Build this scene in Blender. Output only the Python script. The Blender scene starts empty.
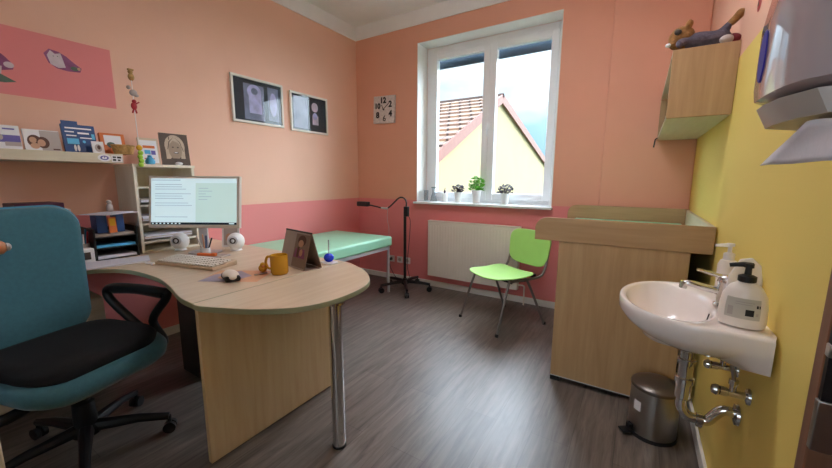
import bpy, bmesh, math, random
from mathutils import Vector, Matrix, Euler
from math import sin, cos, pi, radians as R, atan2, sqrt
random.seed(7)
S = bpy.context.scene
C = S.collection

# ------------------------------------------------------------------ materials
def hexc(h):
    v = [int(h[i:i+2], 16)/255 for i in (0, 2, 4)]
    return [x/12.92 if x <= .04045 else ((x+.055)/1.055)**2.4 for x in v]

def mat(name, col, rough=.5, metal=0., var=.06, scale=8., bump=0., bscale=60., spec=.5, trans=0., coat=0., emis=None, estr=1., ior=1.45, sheen=0.):
    m = bpy.data.materials.new(name); m.use_nodes = True
    nt = m.node_tree; b = nt.nodes['Principled BSDF']
    c = hexc(col) if isinstance(col, str) else list(col)
    b.inputs['Roughness'].default_value = rough
    b.inputs['Metallic'].default_value = metal
    b.inputs['Specular IOR Level'].default_value = spec
    b.inputs['Transmission Weight'].default_value = trans
    b.inputs['Coat Weight'].default_value = coat
    b.inputs['IOR'].default_value = ior
    b.inputs['Sheen Weight'].default_value = sheen
    if emis:
        b.inputs['Emission Color'].default_value = hexc(emis)+[1]; b.inputs['Emission Strength'].default_value = estr
    tc = nt.nodes.new('ShaderNodeTexCoord')
    if var > 0:
        n = nt.nodes.new('ShaderNodeTexNoise'); n.inputs['Scale'].default_value = scale; n.inputs['Detail'].default_value = 4
        r = nt.nodes.new('ShaderNodeValToRGB')
        r.color_ramp.elements[0].position = .3; r.color_ramp.elements[1].position = .7
        r.color_ramp.elements[0].color = [x*(1-var) for x in c]+[1]
        r.color_ramp.elements[1].color = [min(1, x*(1+var)) for x in c]+[1]
        nt.links.new(tc.outputs['Object'], n.inputs['Vector']); nt.links.new(n.outputs['Fac'], r.inputs['Fac'])
        nt.links.new(r.outputs['Color'], b.inputs['Base Color'])
    else:
        b.inputs['Base Color'].default_value = c+[1]
    if bump > 0:
        n2 = nt.nodes.new('ShaderNodeTexNoise'); n2.inputs['Scale'].default_value = bscale; n2.inputs['Detail'].default_value = 3
        bp = nt.nodes.new('ShaderNodeBump'); bp.inputs['Strength'].default_value = bump; bp.inputs['Distance'].default_value = .004
        nt.links.new(tc.outputs['Object'], n2.inputs['Vector']); nt.links.new(n2.outputs['Fac'], bp.inputs['Height'])
        nt.links.new(bp.outputs['Normal'], b.inputs['Normal'])
    return m

def wood(name, c1, c2, axis='z', rough=.45, stretch=14., scale=2.2, spec=.4):
    m = bpy.data.materials.new(name); m.use_nodes = True
    nt = m.node_tree; b = nt.nodes['Principled BSDF']; b.inputs['Roughness'].default_value = rough
    b.inputs['Specular IOR Level'].default_value = spec
    tc = nt.nodes.new('ShaderNodeTexCoord'); mp = nt.nodes.new('ShaderNodeMapping')
    sc = [stretch]*3; sc['xyz'.index(axis)] = 1.
    mp.inputs['Scale'].default_value = sc
    n = nt.nodes.new('ShaderNodeTexNoise'); n.inputs['Scale'].default_value = scale; n.inputs['Detail'].default_value = 6; n.inputs['Roughness'].default_value = .6; n.inputs['Distortion'].default_value = .4
    r = nt.nodes.new('ShaderNodeValToRGB'); r.color_ramp.elements[0].position = .32; r.color_ramp.elements[1].position = .7
    r.color_ramp.elements[0].color = hexc(c2)+[1]; r.color_ramp.elements[1].color = hexc(c1)+[1]
    nt.links.new(tc.outputs['Object'], mp.inputs['Vector']); nt.links.new(mp.outputs['Vector'], n.inputs['Vector'])
    nt.links.new(n.outputs['Fac'], r.inputs['Fac']); nt.links.new(r.outputs['Color'], b.inputs['Base Color'])
    return m

def wall_mat(name, base, zones):
    """painted wall: base colour plus painted zones (axis limits) in world metres; wall objects sit at the origin"""
    m = mat(name, base, rough=.62, var=.02, scale=3, bump=.12, bscale=180, spec=.35)
    nt = m.node_tree; b = nt.nodes['Principled BSDF']
    src = b.inputs['Base Color'].links[0].from_socket
    tc = nt.nodes.new('ShaderNodeTexCoord'); sp = nt.nodes.new('ShaderNodeSeparateXYZ'); nt.links.new(tc.outputs['Object'], sp.inputs[0])
    for col, lims in zones:
        fac = None
        for ax, op, v in lims:
            mm = nt.nodes.new('ShaderNodeMath'); mm.operation = 'GREATER_THAN' if op == '>' else 'LESS_THAN'
            nt.links.new(sp.outputs['XYZ'.index(ax)], mm.inputs[0]); mm.inputs[1].default_value = v
            if fac is None: fac = mm.outputs[0]
            else:
                k = nt.nodes.new('ShaderNodeMath'); k.operation = 'MULTIPLY'
                nt.links.new(fac, k.inputs[0]); nt.links.new(mm.outputs[0], k.inputs[1]); fac = k.outputs[0]
        mx = nt.nodes.new('ShaderNodeMix'); mx.data_type = 'RGBA'
        nt.links.new(fac, mx.inputs['Factor']); nt.links.new(src, mx.inputs[6]); mx.inputs[7].default_value = hexc(col)+[1]
        src = mx.outputs[2]
    nt.links.new(src, b.inputs['Base Color'])
    return m

PEACH, CORAL, YELLOW = 'eabba3', 'e58a8a', 'ead274'
M = {}
M['wall_left'] = wall_mat('wall_left_paint', PEACH, [(CORAL, [('Z', '<', 1.012)]), (CORAL, [('Y', '<', 1.061), ('Z', '>', 1.733), ('Z', '<', 2.116)])])
M['wall_back'] = wall_mat('wall_back_paint', 'e3a68d', [(CORAL, [('Z', '<', 1.012)])])
M['wall_right'] = wall_mat('wall_right_paint', PEACH, [(YELLOW, [('Z', '<', 1.83)])])
M['wall_rear'] = wall_mat('wall_rear_paint', 'f0d9c4', [])
M['white'] = mat('white_paint', 'e8e6e2', .6, var=.02)
M['ceil'] = mat('ceiling_paint', 'e8e6e4', .8, var=.02, bump=.05)
M['pvc'] = mat('white_pvc', 'eceef0', .3, var=.01)
M['sill'] = mat('sill_stone', 'e4e8ea', .25, var=.03)
M['rad'] = mat('radiator_enamel', 'e6dfd3', .35, var=.01)
M['birch'] = wood('birch_laminate', 'd6c3aa', 'c9b296', 'y', .32)
M['birch_v'] = wood('birch_laminate_upright', 'e8d6b4', 'dcc49c', 'z', .4)
M['beech_x'] = wood('beech_laminate_long', 'b5946c', 'a6845c', 'x', .45)
M['beech_v'] = wood('beech_laminate_upright', 'ba9a72', 'aa8860', 'z', .45)
M['cream_v'] = wood('cream_laminate', 'dad0ba', 'cdc2a8', 'y', .45)
M['cream_white'] = wood('cream_white_laminate', 'e6dfd0', 'dcd3c0', 'z', .45)
M['edge'] = mat('green_edge_band', '9fa88c', .45, var=.03)
M['chrome'] = mat('chrome', 'd8d8d8', .12, 1., var=0)
M['steel'] = mat('brushed_steel', 'a8a4a0', .32, 1., var=.04, scale=20)
M['black'] = mat('black_plastic', '17171a', .4, var=.05)
M['blackmetal'] = mat('black_metal', '141416', .35, var=.05)
M['blackcloth'] = mat('black_cloth', '101013', .95, var=.2, scale=40, bump=.3, bscale=250)
M['teal'] = mat('teal_cloth', '336470', .85, var=.08, scale=60, bump=.25, bscale=300, sheen=.3)
M['tealhighlight'] = mat('teal_highlight', '4288a4', .5, var=.04)  # paler teal: window light on the backrest edge put into the colour
M['mint'] = mat('mint_vinyl', '9fdcbc', .38, var=.03)
M['mintmat'] = mat('mint_mat', 'a9e6c6', .4, var=.03)
M['lime'] = mat('lime_plastic', 'aee27e', .38, var=.03)
M['greytube'] = mat('grey_tube', '8a8480', .35, .8, var=.03)
M['ceramic'] = mat('ceramic', 'efe6e2', .12, var=.01, coat=.4)
M['yellowmug'] = mat('yellow_glaze', 'd9a62e', .25, var=.05)
M['coffee'] = mat('dark_glaze', '3a2418', .3, var=.05)
M['blueplastic'] = mat('blue_plastic', '1c3ee0', .25, var=.05)
M['paper'] = mat('paper_white', 'dcdae6', .7, var=.03)
M['card'] = mat('card_brown', '8f7b70', .6, var=.05)
M['dark'] = mat('dark_print', '3a3230', .5, var=.1)
M['orange'] = mat('orange_plastic', 'f07a3c', .4, var=.05)
M['orangecard'] = mat('orange_card', 'd8743a', .55, var=.05)
M['navy'] = mat('navy_print', '23467c', .45, var=.12, scale=14)
M['lightblue'] = mat('lightblue_print', '58b4e0', .5, var=.06)
M['violet'] = mat('violet_print', '6a62a8', .5, var=.15, scale=12)
M['whiteprint'] = mat('white_print', 'e6e4e6', .5, var=.02)
M['skinprint'] = mat('tan_print', 'c89a7e', .55, var=.08)
M['hairprint'] = mat('brown_print', '5e3c30', .55, var=.12)
M['sepia'] = mat('sepia_print', '8a7768', .45, var=.12, scale=30)
M['sepia2'] = mat('sepia_light_print', 'bda994', .45, var=.08, scale=30)
M['sepia3'] = mat('sepia_dark_print', '55463c', .45, var=.12, scale=30)
M['sepiaface'] = mat('sepia_face_print', 'a18c79', .45, var=.05, scale=20)
M['greyprint'] = mat('grey_print', 'b4a8a2', .5, var=.05)
M['redplastic'] = mat('red_plastic', 'b02c34', .4, var=.05)
M['wicker'] = mat('wicker', 'b89058', .7, var=.25, scale=90, bump=.6, bscale=140)
M['greenplastic'] = mat('green_plastic', '9cc838', .4, var=.05)
M['maroon'] = mat('maroon_cover', '4a1c38', .5, var=.08)
M['leaf'] = mat('leaf_green', '5fae2e', .5, var=.25, scale=30)
M['leafpurple'] = mat('leaf_purple', '382a40', .55, var=.3, scale=30)
M['potwhite'] = mat('pot_white', 'dfe0dc', .4, var=.02)
M['soil'] = mat('soil', '3a2a1e', .9, var=.3)
M['glassjar'] = mat('jar_glass', 'f2f8fa', .05, var=0, trans=.92, ior=1.3)
M['dispwhite'] = mat('dispenser_plastic', 'b9aeb4', .07, var=.01, coat=.6)
M['dispgrey'] = mat('dispenser_grey', 'bcb4b0', .3, var=.02)
M['oval'] = mat('indigo_window', '4038a0', .55, var=.04, spec=.15)
M['towel'] = mat('towel_paper', 'ebe9f4', .85, var=.04, scale=30, bump=.2)
M['soapcream'] = mat('soap_bottle', 'eae0d8', .3, var=.01)
M['label'] = mat('soap_label', 'c4bcb2', .45, var=.02)
M['plushbrown'] = mat('plush_brown', '8a6238', .95, var=.3, scale=60, bump=.9, bscale=120)
M['plushgrey'] = mat('plush_grey', '5a5460', .95, var=.2, scale=60, bump=.9, bscale=120)
M['plushred'] = mat('plush_red', '7a3038', .95, var=.2, scale=60, bump=.6)
M['binlid'] = mat('bin_lid', '6a625c', .28, .8, var=.05)
M['doorbrown'] = wood('brown_door_frame', '8a5f48', '74503c', 'z', .5)
M['doordark'] = mat('dark_recess', '181012', .5, var=.1)
M['doorcream'] = mat('cream_door', 'd9d0bc', .4, var=.02)
M['wedge'] = mat('wood_knob', 'c98a64', .4, var=.1, scale=30)
M['silver'] = mat('silver_grey', 'c8ccd2', .3, .3, var=.02)
M['bezel'] = mat('monitor_bezel', 'cfc6bc', .35, var=.02)
M['screen'] = mat('screen_page', 'c4dce4', .2, var=0, emis='d2ecf4', estr=.14)
M['screen2'] = mat('screen_page_pale', 'b4d0cf', .2, var=0, emis='c6e6e4', estr=.13)
M['screenline'] = mat('screen_text_lines', '8aa4b8', .2, var=0, emis='9fbccb', estr=.12)
M['screenbar'] = mat('screen_taskbar', '1a222c', .2, var=0, emis='202c3a', estr=.08)
M['clockface'] = mat('clock_face', 'd2c8c4', .45, var=.16, scale=40)
M['ink'] = mat('black_ink', '151316', .5, var=0)
M['photoback'] = mat('photo_black', '1c2028', .6, var=.1)
M['photowarm'] = mat('photo_grey', '7c7c96', .6, var=.3, scale=9)
M['photoviolet'] = mat('photo_lilac', 'b8b0d8', .6, var=.25, scale=16)
M['photopink'] = mat('photo_pink', 'd0b4c2', .6, var=.2, scale=16)
M['frame'] = mat('white_frame', 'e2ddd2', .4, var=.02)
M['renderyellow'] = mat('yellow_render', 'b0a07a', .9, var=.03, scale=1.5, bump=.2, bscale=30)
M['fascia'] = mat('fascia_wood', '8f6256', .7, var=.1)
M['blind'] = mat('blind_case', '3c4c5c', .5, var=.05)
M['greyplastic'] = mat('grey_plastic', '8e8c8a', .4, var=.03)
M['purpleart'] = mat('mauve_sticker', '8a4a74', .5, var=.15, scale=30)
M['greyart'] = mat('pale_grey_sticker', 'cdbcc4', .5, var=.08, scale=30)
M['greenart'] = mat('dark_green_sticker', '5a6a5c', .5, var=.1, scale=30)
M['padorange'] = mat('pad_orange', 'd8a078', .4, var=.12, scale=12)
M['padviolet'] = mat('pad_violet', 'a398b0', .4, var=.15, scale=14)
M['keys'] = mat('keycaps', 'e4dcd2', .45, var=.02)
M['kbody'] = mat('keyboard_case', 'c2a98c', .45, var=.03)

def glass_pane():
    m = bpy.data.materials.new('window_glass'); m.use_nodes = True; nt = m.node_tree; nt.nodes.clear()
    o = nt.nodes.new('ShaderNodeOutputMaterial'); t = nt.nodes.new('ShaderNodeBsdfTransparent'); g = nt.nodes.new('ShaderNodeBsdfGlossy'); g.inputs['Roughness'].default_value = .02
    mx = nt.nodes.new('ShaderNodeMixShader'); fr = nt.nodes.new('ShaderNodeFresnel'); fr.inputs['IOR'].default_value = 1.3
    t.inputs[0].default_value = (.96, .98, .98, 1)
    ge = nt.nodes.new('ShaderNodeNewGeometry'); iv = nt.nodes.new('ShaderNodeMath'); iv.operation = 'SUBTRACT'; iv.inputs[0].default_value = 1; nt.links.new(ge.outputs['Backfacing'], iv.inputs[1])
    mu = nt.nodes.new('ShaderNodeMath'); mu.operation = 'MULTIPLY'; nt.links.new(fr.outputs[0], mu.inputs[0]); nt.links.new(iv.outputs[0], mu.inputs[1]); nt.links.new(mu.outputs[0], mx.inputs[0]); nt.links.new(t.outputs[0], mx.inputs[1]); nt.links.new(g.outputs[0], mx.inputs[2]); nt.links.new(mx.outputs[0], o.inputs[0])
    return m
M['glass'] = glass_pane()
M['picglass'] = glass_pane(); M['picglass'].node_tree.nodes['Fresnel'].inputs['IOR'].default_value = 1.38; M['picglass'].name = 'picture_glass'

def floor_mat():
    m = bpy.data.materials.new('grey_oak_planks'); m.use_nodes = True; nt = m.node_tree; b = nt.nodes['Principled BSDF']
    tc = nt.nodes.new('ShaderNodeTexCoord'); mp = nt.nodes.new('ShaderNodeMapping'); mp.inputs['Rotation'].default_value = (0, 0, R(90))
    br = nt.nodes.new('ShaderNodeTexBrick'); br.offset = .37; br.offset_frequency = 2
    for k, v in dict(Scale=1., ).items(): br.inputs[k].default_value = v
    br.inputs['Brick Width'].default_value = 1.22; br.inputs['Row Height'].default_value = .18
    br.inputs['Mortar Size'].default_value = .0012; br.inputs['Mortar Smooth'].default_value = .3; br.inputs['Bias'].default_value = 0
    br.inputs['Color1'].default_value = hexc('736a63')+[1]; br.inputs['Color2'].default_value = hexc('655d57')+[1]; br.inputs['Mortar'].default_value = hexc('4a423e')+[1]
    nt.links.new(tc.outputs['Object'], mp.inputs['Vector']); nt.links.new(mp.outputs['Vector'], br.inputs['Vector'])
    mp2 = nt.nodes.new('ShaderNodeMapping'); mp2.inputs['Scale'].default_value = (16, 1.3, 1)
    n = nt.nodes.new('ShaderNodeTexNoise'); n.inputs['Scale'].default_value = 2.4; n.inputs['Detail'].default_value = 8; n.inputs['Roughness'].default_value = .65; n.inputs['Distortion'].default_value = .6
    nt.links.new(tc.outputs['Object'], mp2.inputs['Vector']); nt.links.new(mp2.outputs['Vector'], n.inputs['Vector'])
    r = nt.nodes.new('ShaderNodeValToRGB'); r.color_ramp.elements[0].position = .3; r.color_ramp.elements[1].position = .72
    r.color_ramp.elements[0].color = (.46, .43, .41, 1); r.color_ramp.elements[1].color = (1.36, 1.34, 1.34, 1)
    nt.links.new(n.outputs['Fac'], r.inputs['Fac'])
    mx = nt.nodes.new('ShaderNodeMix'); mx.data_type = 'RGBA'; mx.blend_type = 'MULTIPLY'; mx.inputs['Factor'].default_value = 1
    nt.links.new(br.outputs['Color'], mx.inputs[6]); nt.links.new(r.outputs['Color'], mx.inputs[7]); nt.links.new(mx.outputs[2], b.inputs['Base Color'])
    b.inputs['Roughness'].default_value = .34; b.inputs['Specular IOR Level'].default_value = .6
    bp = nt.nodes.new('ShaderNodeBump'); bp.inputs['Strength'].default_value = .12; bp.inputs['Distance'].default_value = .003
    nt.links.new(n.outputs['Fac'], bp.inputs['Height']); nt.links.new(bp.outputs['Normal'], b.inputs['Normal'])
    return m
M['floor'] = floor_mat()

def tile_mat():
    m = bpy.data.materials.new('roof_tiles'); m.use_nodes = True; nt = m.node_tree; b = nt.nodes['Principled BSDF']
    tc = nt.nodes.new('ShaderNodeTexCoord')
    br = nt.nodes.new('ShaderNodeTexBrick'); br.inputs['Scale'].default_value = 1; br.inputs['Brick Width'].default_value = .3; br.inputs['Row Height'].default_value = .36
    br.inputs['Mortar Size'].default_value = .03; br.inputs['Color1'].default_value = hexc('b9987e')+[1]; br.inputs['Color2'].default_value = hexc('9c7f70')+[1]; br.inputs['Mortar'].default_value = hexc('64524c')+[1]
    nt.links.new(tc.outputs['UV'], br.inputs['Vector']); nt.links.new(br.outputs['Color'], b.inputs['Base Color']); b.inputs['Roughness'].default_value = .9
    return m
M['tiles'] = tile_mat()

# ------------------------------------------------------------------ mesh helpers
def cr(pts, n=6, closed=False):
    """Catmull-Rom through points"""
    P = [Vector(p) for p in pts]; out = []; L = len(P)
    rng = range(L) if closed else range(L-1)
    for i in rng:
        a = P[(i-1) % L] if closed or i > 0 else P[0]*2-P[1]
        b, c = P[i], P[(i+1) % L]
        d = P[(i+2) % L] if closed or i+2 < L else P[-1]*2-P[-2]
        for k in range(n):
            t = k/n
            out.append(.5*((2*b)+(c-a)*t+(2*a-5*b+4*c-d)*t*t+(3*b-a-3*c+d)*t**3))
    if not closed: out.append(P[-1])
    return out

class MB:
    def __init__(s): s.b = bmesh.new(); s.mi = 0
    def m(s, i): s.mi = i; return s
    def _f(s, vs):
        try:
            f = s.b.faces.new(vs); f.material_index = s.mi; return f
        except ValueError: return None
    def grid(s, rings, closed=True, cap=True):
        V = [[s.b.verts.new(p) for p in r] for r in rings]
        for i in range(len(V)-1):
            n = len(V[i])
            for j in range(n if closed else n-1):
                s._f([V[i][j], V[i][(j+1) % n], V[i+1][(j+1) % n], V[i+1][j]])
        if cap and closed:
            s._f(list(reversed(V[0]))); s._f(V[-1])
        return s
    def box(s, cx, cy, cz, sx, sy, sz, rot=None):
        mtx = Matrix.Translation((cx, cy, cz))
        if rot is not None: mtx = mtx @ (Matrix.Rotation(rot, 4, 'Z') if not hasattr(rot, '__len__') else Euler(rot).to_matrix().to_4x4())
        v = [s.b.verts.new(mtx @ Vector((x*sx/2, y*sy/2, z*sz/2))) for x in (-1, 1) for y in (-1, 1) for z in (-1, 1)]
        for f in ((0, 1, 3, 2), (4, 6, 7, 5), (0, 4, 5, 1), (2, 3, 7, 6), (0, 2, 6, 4), (1, 5, 7, 3)): s._f([v[i] for i in f])
        return s
    def bb(s, x0, x1, y0, y1, z0, z1): return s.box((x0+x1)/2, (y0+y1)/2, (z0+z1)/2, x1-x0, y1-y0, z1-z0)
    def tube(s, pts, r, seg=10, smooth=0, cap=True):
        P = cr(pts, smooth) if smooth else [Vector(p) for p in pts]
        rs = r if hasattr(r, '__len__') else [r]*len(P)
        if len(rs) != len(P): rs = [rs[0]+(rs[-1]-rs[0])*i/(len(P)-1) for i in range(len(P))]
        rings = []; up = None
        for i, p in enumerate(P):
            t = (P[min(i+1, len(P)-1)]-P[max(i-1, 0)]).normalized()
            if up is None:
                up = Vector((0, 0, 1)) if abs(t.z) < .9 else Vector((1, 0, 0))
            u = (up-t*up.dot(t)).normalized(); w = t.cross(u); up = u
            rings.append([p+rs[i]*(u*cos(a)+w*sin(a)) for a in [2*pi*k/seg for k in range(seg)]])
        return s.grid(rings, cap=cap)
    def cyl(s, p0, p1, r, r1=None, seg=24): return s.tube([p0, p1], [r, r if r1 is None else r1], seg)
    def lathe(s, prof, c=(0, 0, 0), seg=28, axis='z', cap=True, sx=1, sy=1):
        c = Vector(c); rings = []
        for r, z in prof:
            ring = []
            for k in range(seg):
                a = 2*pi*k/seg; v = Vector((r*cos(a)*sx, r*sin(a)*sy, z))
                if axis == 'x': v = Vector((z, v.x, v.y))
                if axis == 'y': v = Vector((v.x, z, v.y))
                ring.append(c+v)
            rings.append(ring)
        return s.grid(rings, cap=cap)
    def prism(s, poly, a, b, plane='xy'):
        def f(u, v, w): return {'xy': (u, v, w), 'xz': (u, w, v), 'yz': (w, u, v)}[plane]
        return s.grid([[f(u, v, a) for u, v in poly], [f(u, v, b) for u, v in poly]])
    def ell(s, c, r, rot=None, seg=20, rings=12):
        c = Vector(c); q = Euler(rot).to_matrix() if rot else Matrix.Identity(3)
        rr = []
        for i in range(1, rings):
            t = pi*i/rings
            rr.append([c+q@Vector((r[0]*sin(t)*cos(2*pi*k/seg), r[1]*sin(t)*sin(2*pi*k/seg), -r[2]*cos(t))) for k in range(seg)])
        V = [[s.b.verts.new(p) for p in ring] for ring in rr]
        a = s.b.verts.new(c+q@Vector((0, 0, -r[2]))); z = s.b.verts.new(c+q@Vector((0, 0, r[2])))
        for i in range(len(V)-1):
            for k in range(seg): s._f([V[i][k], V[i][(k+1) % seg], V[i+1][(k+1) % seg], V[i+1][k]])
        for k in range(seg): s._f([a, V[0][(k+1) % seg], V[0][k]]); s._f([z, V[-1][k], V[-1][(k+1) % seg]])
        return s
    def poly(s, pts): s._f([s.b.verts.new(p) for p in pts]); return s
    def build(s, name, mats, parent=None, bevel=0, segs=2, angle=38, label=None, sub=0, recalc=True):
        if recalc: bmesh.ops.recalc_face_normals(s.b, faces=s.b.faces)
        me = bpy.data.meshes.new(name); s.b.to_mesh(me); s.b.free()
        for mm in (mats if isinstance(mats, (list, tuple)) else [mats]): me.materials.append(mm)
        for p in me.polygons: p.use_smooth = True
        me.set_sharp_from_angle(angle=R(angle))
        o = bpy.data.objects.new(name, me); C.objects.link(o)
        if parent: o.parent = parent
        if bevel:
            md = o.modifiers.new('bevel', 'BEVEL'); md.width = bevel; md.segments = segs; md.limit_method = 'ANGLE'; md.angle_limit = R(35); md.harden_normals = False
        if sub:
            md = o.modifiers.new('sub', 'SUBSURF'); md.levels = sub; md.render_levels = sub
        if label: o['label'] = label
        return o

def thing(name, label, cat, loc=(0, 0, 0), rz=0., group=None, rot=None):
    o = bpy.data.objects.new(name, None); C.objects.link(o); o.empty_display_size = .1
    o.location = loc; o.rotation_euler = rot if rot is not None else (0, 0, rz)
    o['label'] = label; o['category'] = cat
    if group: o['group'] = group
    return o
def tag(o, label, cat, group=None, loc=None, rz=None, kind=None):
    o['label'] = label; o['category'] = cat
    if group: o['group'] = group
    if kind: o['kind'] = kind
    if loc is not None: o.location = loc
    if rz is not None: o.rotation_euler = (0, 0, rz)
    return o
def struct(o):
    o['kind'] = 'structure'; return o
def copy_tree(root, loc=None, rz=None, label=None):
    r = root.copy(); C.objects.link(r)
    if loc is not None: r.location = loc
    if rz is not None: r.rotation_euler = (0, 0, rz)
    if label: r['label'] = label
    for ch in list(root.children):
        c = ch.copy(); C.objects.link(c); c.parent = r
        for g in ch.children:
            d = g.copy(); C.objects.link(d); d.parent = c
    return r

def art(name, parent, O, U, V, shapes, mats, label=None):
    """flat printed artwork: shapes = (material index, kind, ...) in unit coordinates on the plane O + u U + v V"""
    O, U, V = Vector(O), Vector(U), Vector(V); N = U.cross(V).normalized(); mb = MB()
    for k, sh in enumerate(shapes):
        off = N*(.0006+.0004*k); mb.mi = sh[0]
        if sh[1] == 'r': x0, y0, x1, y1 = sh[2:6]; P = [(x0, y0), (x1, y0), (x1, y1), (x0, y1)]
        elif sh[1] == 'e':
            cx, cy, rx, ry = sh[2:6]; P = [(cx+rx*cos(2*pi*i/20), cy+ry*sin(2*pi*i/20)) for i in range(20)]
        else: P = sh[2]
        mb.poly([O+U*u+V*v+off for u, v in P])
    return mb.build(name, mats, parent, label=label, recalc=False)

def text_mesh(name, s, size, parent, mtx, m, bold=0., label=None, ext=.0006):
    cu = bpy.data.curves.new(name, 'FONT'); cu.body = s; cu.size = size; cu.align_x = 'CENTER'; cu.align_y = 'CENTER'; cu.extrude = ext; cu.offset = bold
    t = bpy.data.objects.new(name+'_tmp', cu); C.objects.link(t)
    dg = bpy.context.evaluated_depsgraph_get(); me = bpy.data.meshes.new_from_object(t.evaluated_get(dg))
    bpy.data.objects.remove(t); me.materials.clear(); me.materials.append(m)
    me.transform(mtx)
    o = bpy.data.objects.new(name, me); C.objects.link(o); o.parent = parent
    if label: o['label'] = label
    return o

# ------------------------------------------------------------------ room
XL, XR, YB, YF, ZC = -3.14, .34, 3.567, -1.7, 3.085
WX0, WX1, WZ0, WZ1 = -2.235, -.708, .995, 2.752   # window opening
struct(MB().bb(XL-.2, XR+.2, YF-.2, YB+.265, -.1, 0).build('floor', M['floor']))
struct(MB().bb(XL-.2, XR+.2, YF-.2, YB+.265, ZC, ZC+.1).build('ceiling', M['ceil']))
struct(MB().bb(XL-.2, XL, YF, YB+.26, 0, ZC).build('wall_left', M['wall_left']))
wb = MB()
Z1 = ZC
wb.bb(XL, WX0, YB, YB+.26, 0, Z1); wb.bb(WX1, -.305, YB, YB+.26, 0, Z1)
wb.bb(WX0, WX1, YB, YB+.26, 0, WZ0-.02); wb.bb(WX0, WX1, YB, YB+.26, WZ1, Z1)
struct(wb.build('wall_back', M['wall_back']))
struct(MB().bb(-.305, XR, YB-.035, YB+.26, 0, ZC).build('wall_back_pier', M['wall_back'], bevel=.008))
DY0, DY1 = .1, 1.0
wr = MB(); wr.bb(XR, XR+.2, DY1, YB+.26, 0, ZC); wr.bb(XR, XR+.2, YF, DY0, 0, ZC); wr.bb(XR, XR+.2, DY0, DY1, 2.05, ZC)
struct(wr.build('wall_right', M['wall_right']))
V0, V1, V2, V3 = -1.35, .15, .95, 2.35
wf = MB(); wf.bb(XL, V0, YF-.2, YF, 0, ZC); wf.bb(V1, XR, YF-.2, YF, 0, ZC); wf.bb(V0, V1, YF-.2, YF, 0, V2); wf.bb(V0, V1, YF-.2, YF, V3, ZC)
struct(wf.build('wall_front', M['wall_rear']))
w2 = struct(MB().bb(V0, V0+.07, YF-.16, YF-.09, V2, V3).bb(V1-.07, V1, YF-.16, YF-.09, V2, V3).bb(V0+.07, V1-.07, YF-.16, YF-.09, V2, V2+.07).bb(V0+.07, V1-.07, YF-.16, YF-.09, V3-.07, V3).bb(-.65, -.55, YF-.16, YF-.09, V2+.07, V3-.07).build('added_fill_window', M['pvc'], bevel=.004))  # added window behind the camera, unseen, lets fill light into the room
MB().bb(V0+.07, -.65, YF-.13, YF-.125, V2+.07, V3-.07).build('pane', M['glass'], w2); MB().bb(-.55, V1-.07, YF-.13, YF-.125, V2+.07, V3-.07).build('pane', M['glass'], w2)
# white painted coving band
struct(MB().prism([(XL, 2.94), (XL+.014, 2.94), (XL+.03, ZC), (XL, ZC)], YF, YB, 'xz').build('trim_1', M['ceil']))
struct(MB().prism([(YB, 2.94), (YB-.014, 2.94), (YB-.03, ZC), (YB, ZC)], XL+.02, -.305, 'yz').build('trim_2', M['ceil']))
struct(MB().bb(XL, XL+.015, YF, YB, 0, .065).build('baseboard_left', M['white'], bevel=.003))
bbk = MB(); bbk.bb(XL+.015, -.305, YB-.016, YB, 0, .065); bbk.bb(-.305, XR-.014, YB-.05, YB-.035, 0, .065)
struct(bbk.build('baseboard_back', M['white'], bevel=.003))
struct(MB().bb(XR-.014, XR, DY1+.1, YB-.05, 0, .065).build('baseboard_right', M['white'], bevel=.003))
# window reveal lining + sill
FY = YB+.215
rv = MB(); t = .006
rv.bb(WX0, WX0+t, YB-.002, FY, WZ0, WZ1); rv.bb(WX1-t, WX1, YB-.002, FY, WZ0, WZ1); rv.bb(WX0, WX1, YB-.002, FY, WZ1-t, WZ1)
struct(rv.build('trim_3', M['white']))
struct(MB().bb(WX0-.01, WX1+.01, YB-.07, FY, WZ0-.02, WZ0+.005).build('window_sill', M['sill'], bevel=.004))
# window frame with two casements
win = struct(MB().bb(WX0+t, WX0+.08, FY, FY+.07, WZ0, WZ1-t).bb(WX1-.07, WX1-t, FY, FY+.07, WZ0, WZ1-t)
             .bb(WX0+.08, WX1-.07, FY, FY+.07, WZ1-.075, WZ1-t).bb(WX0+.08, WX1-.07, FY, FY+.07, WZ0, WZ0+.045).build('window_1', M['pvc'], bevel=.004))
xm = -1.452
for nm, a, b in (('left', WX0+.075, xm), ('right', xm, WX1-.06)):
    w_ = .072; z0, z1 = WZ0+.04, WZ1-.075; y0, y1 = FY-.022, FY+.045
    sash = MB().bb(a, a+w_, y0, y1, z0, z1).bb(b-w_, b, y0, y1, z0, z1).bb(a+w_, b-w_, y0, y1, z0, z0+w_).bb(a+w_, b-w_, y0, y1, z1-w_, z1).build('sash', M['pvc'], win, bevel=.006)
    MB().bb(a+w_-.004, b-w_+.004, FY+.02, FY+.026, z0+w_-.004, z1-w_+.004).build('pane', M['glass'], sash)
    MB().bb(a+w_-.03, b-w_+.03, FY+.075, FY+.1, z1-w_-.075, z1-w_+.02).build('blind_case', M['blind'], win)
hd = MB().bb(xm-.014, xm+.014, FY-.034, FY-.022, 1.8, 1.87); hd.tube([(xm, FY-.034, 1.845), (xm, FY-.062, 1.845), (xm, FY-.066, 1.83), (xm, FY-.066, 1.72)], .009, 10)
hd.build('window_handle', M['pvc'], win, bevel=.002)

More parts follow.
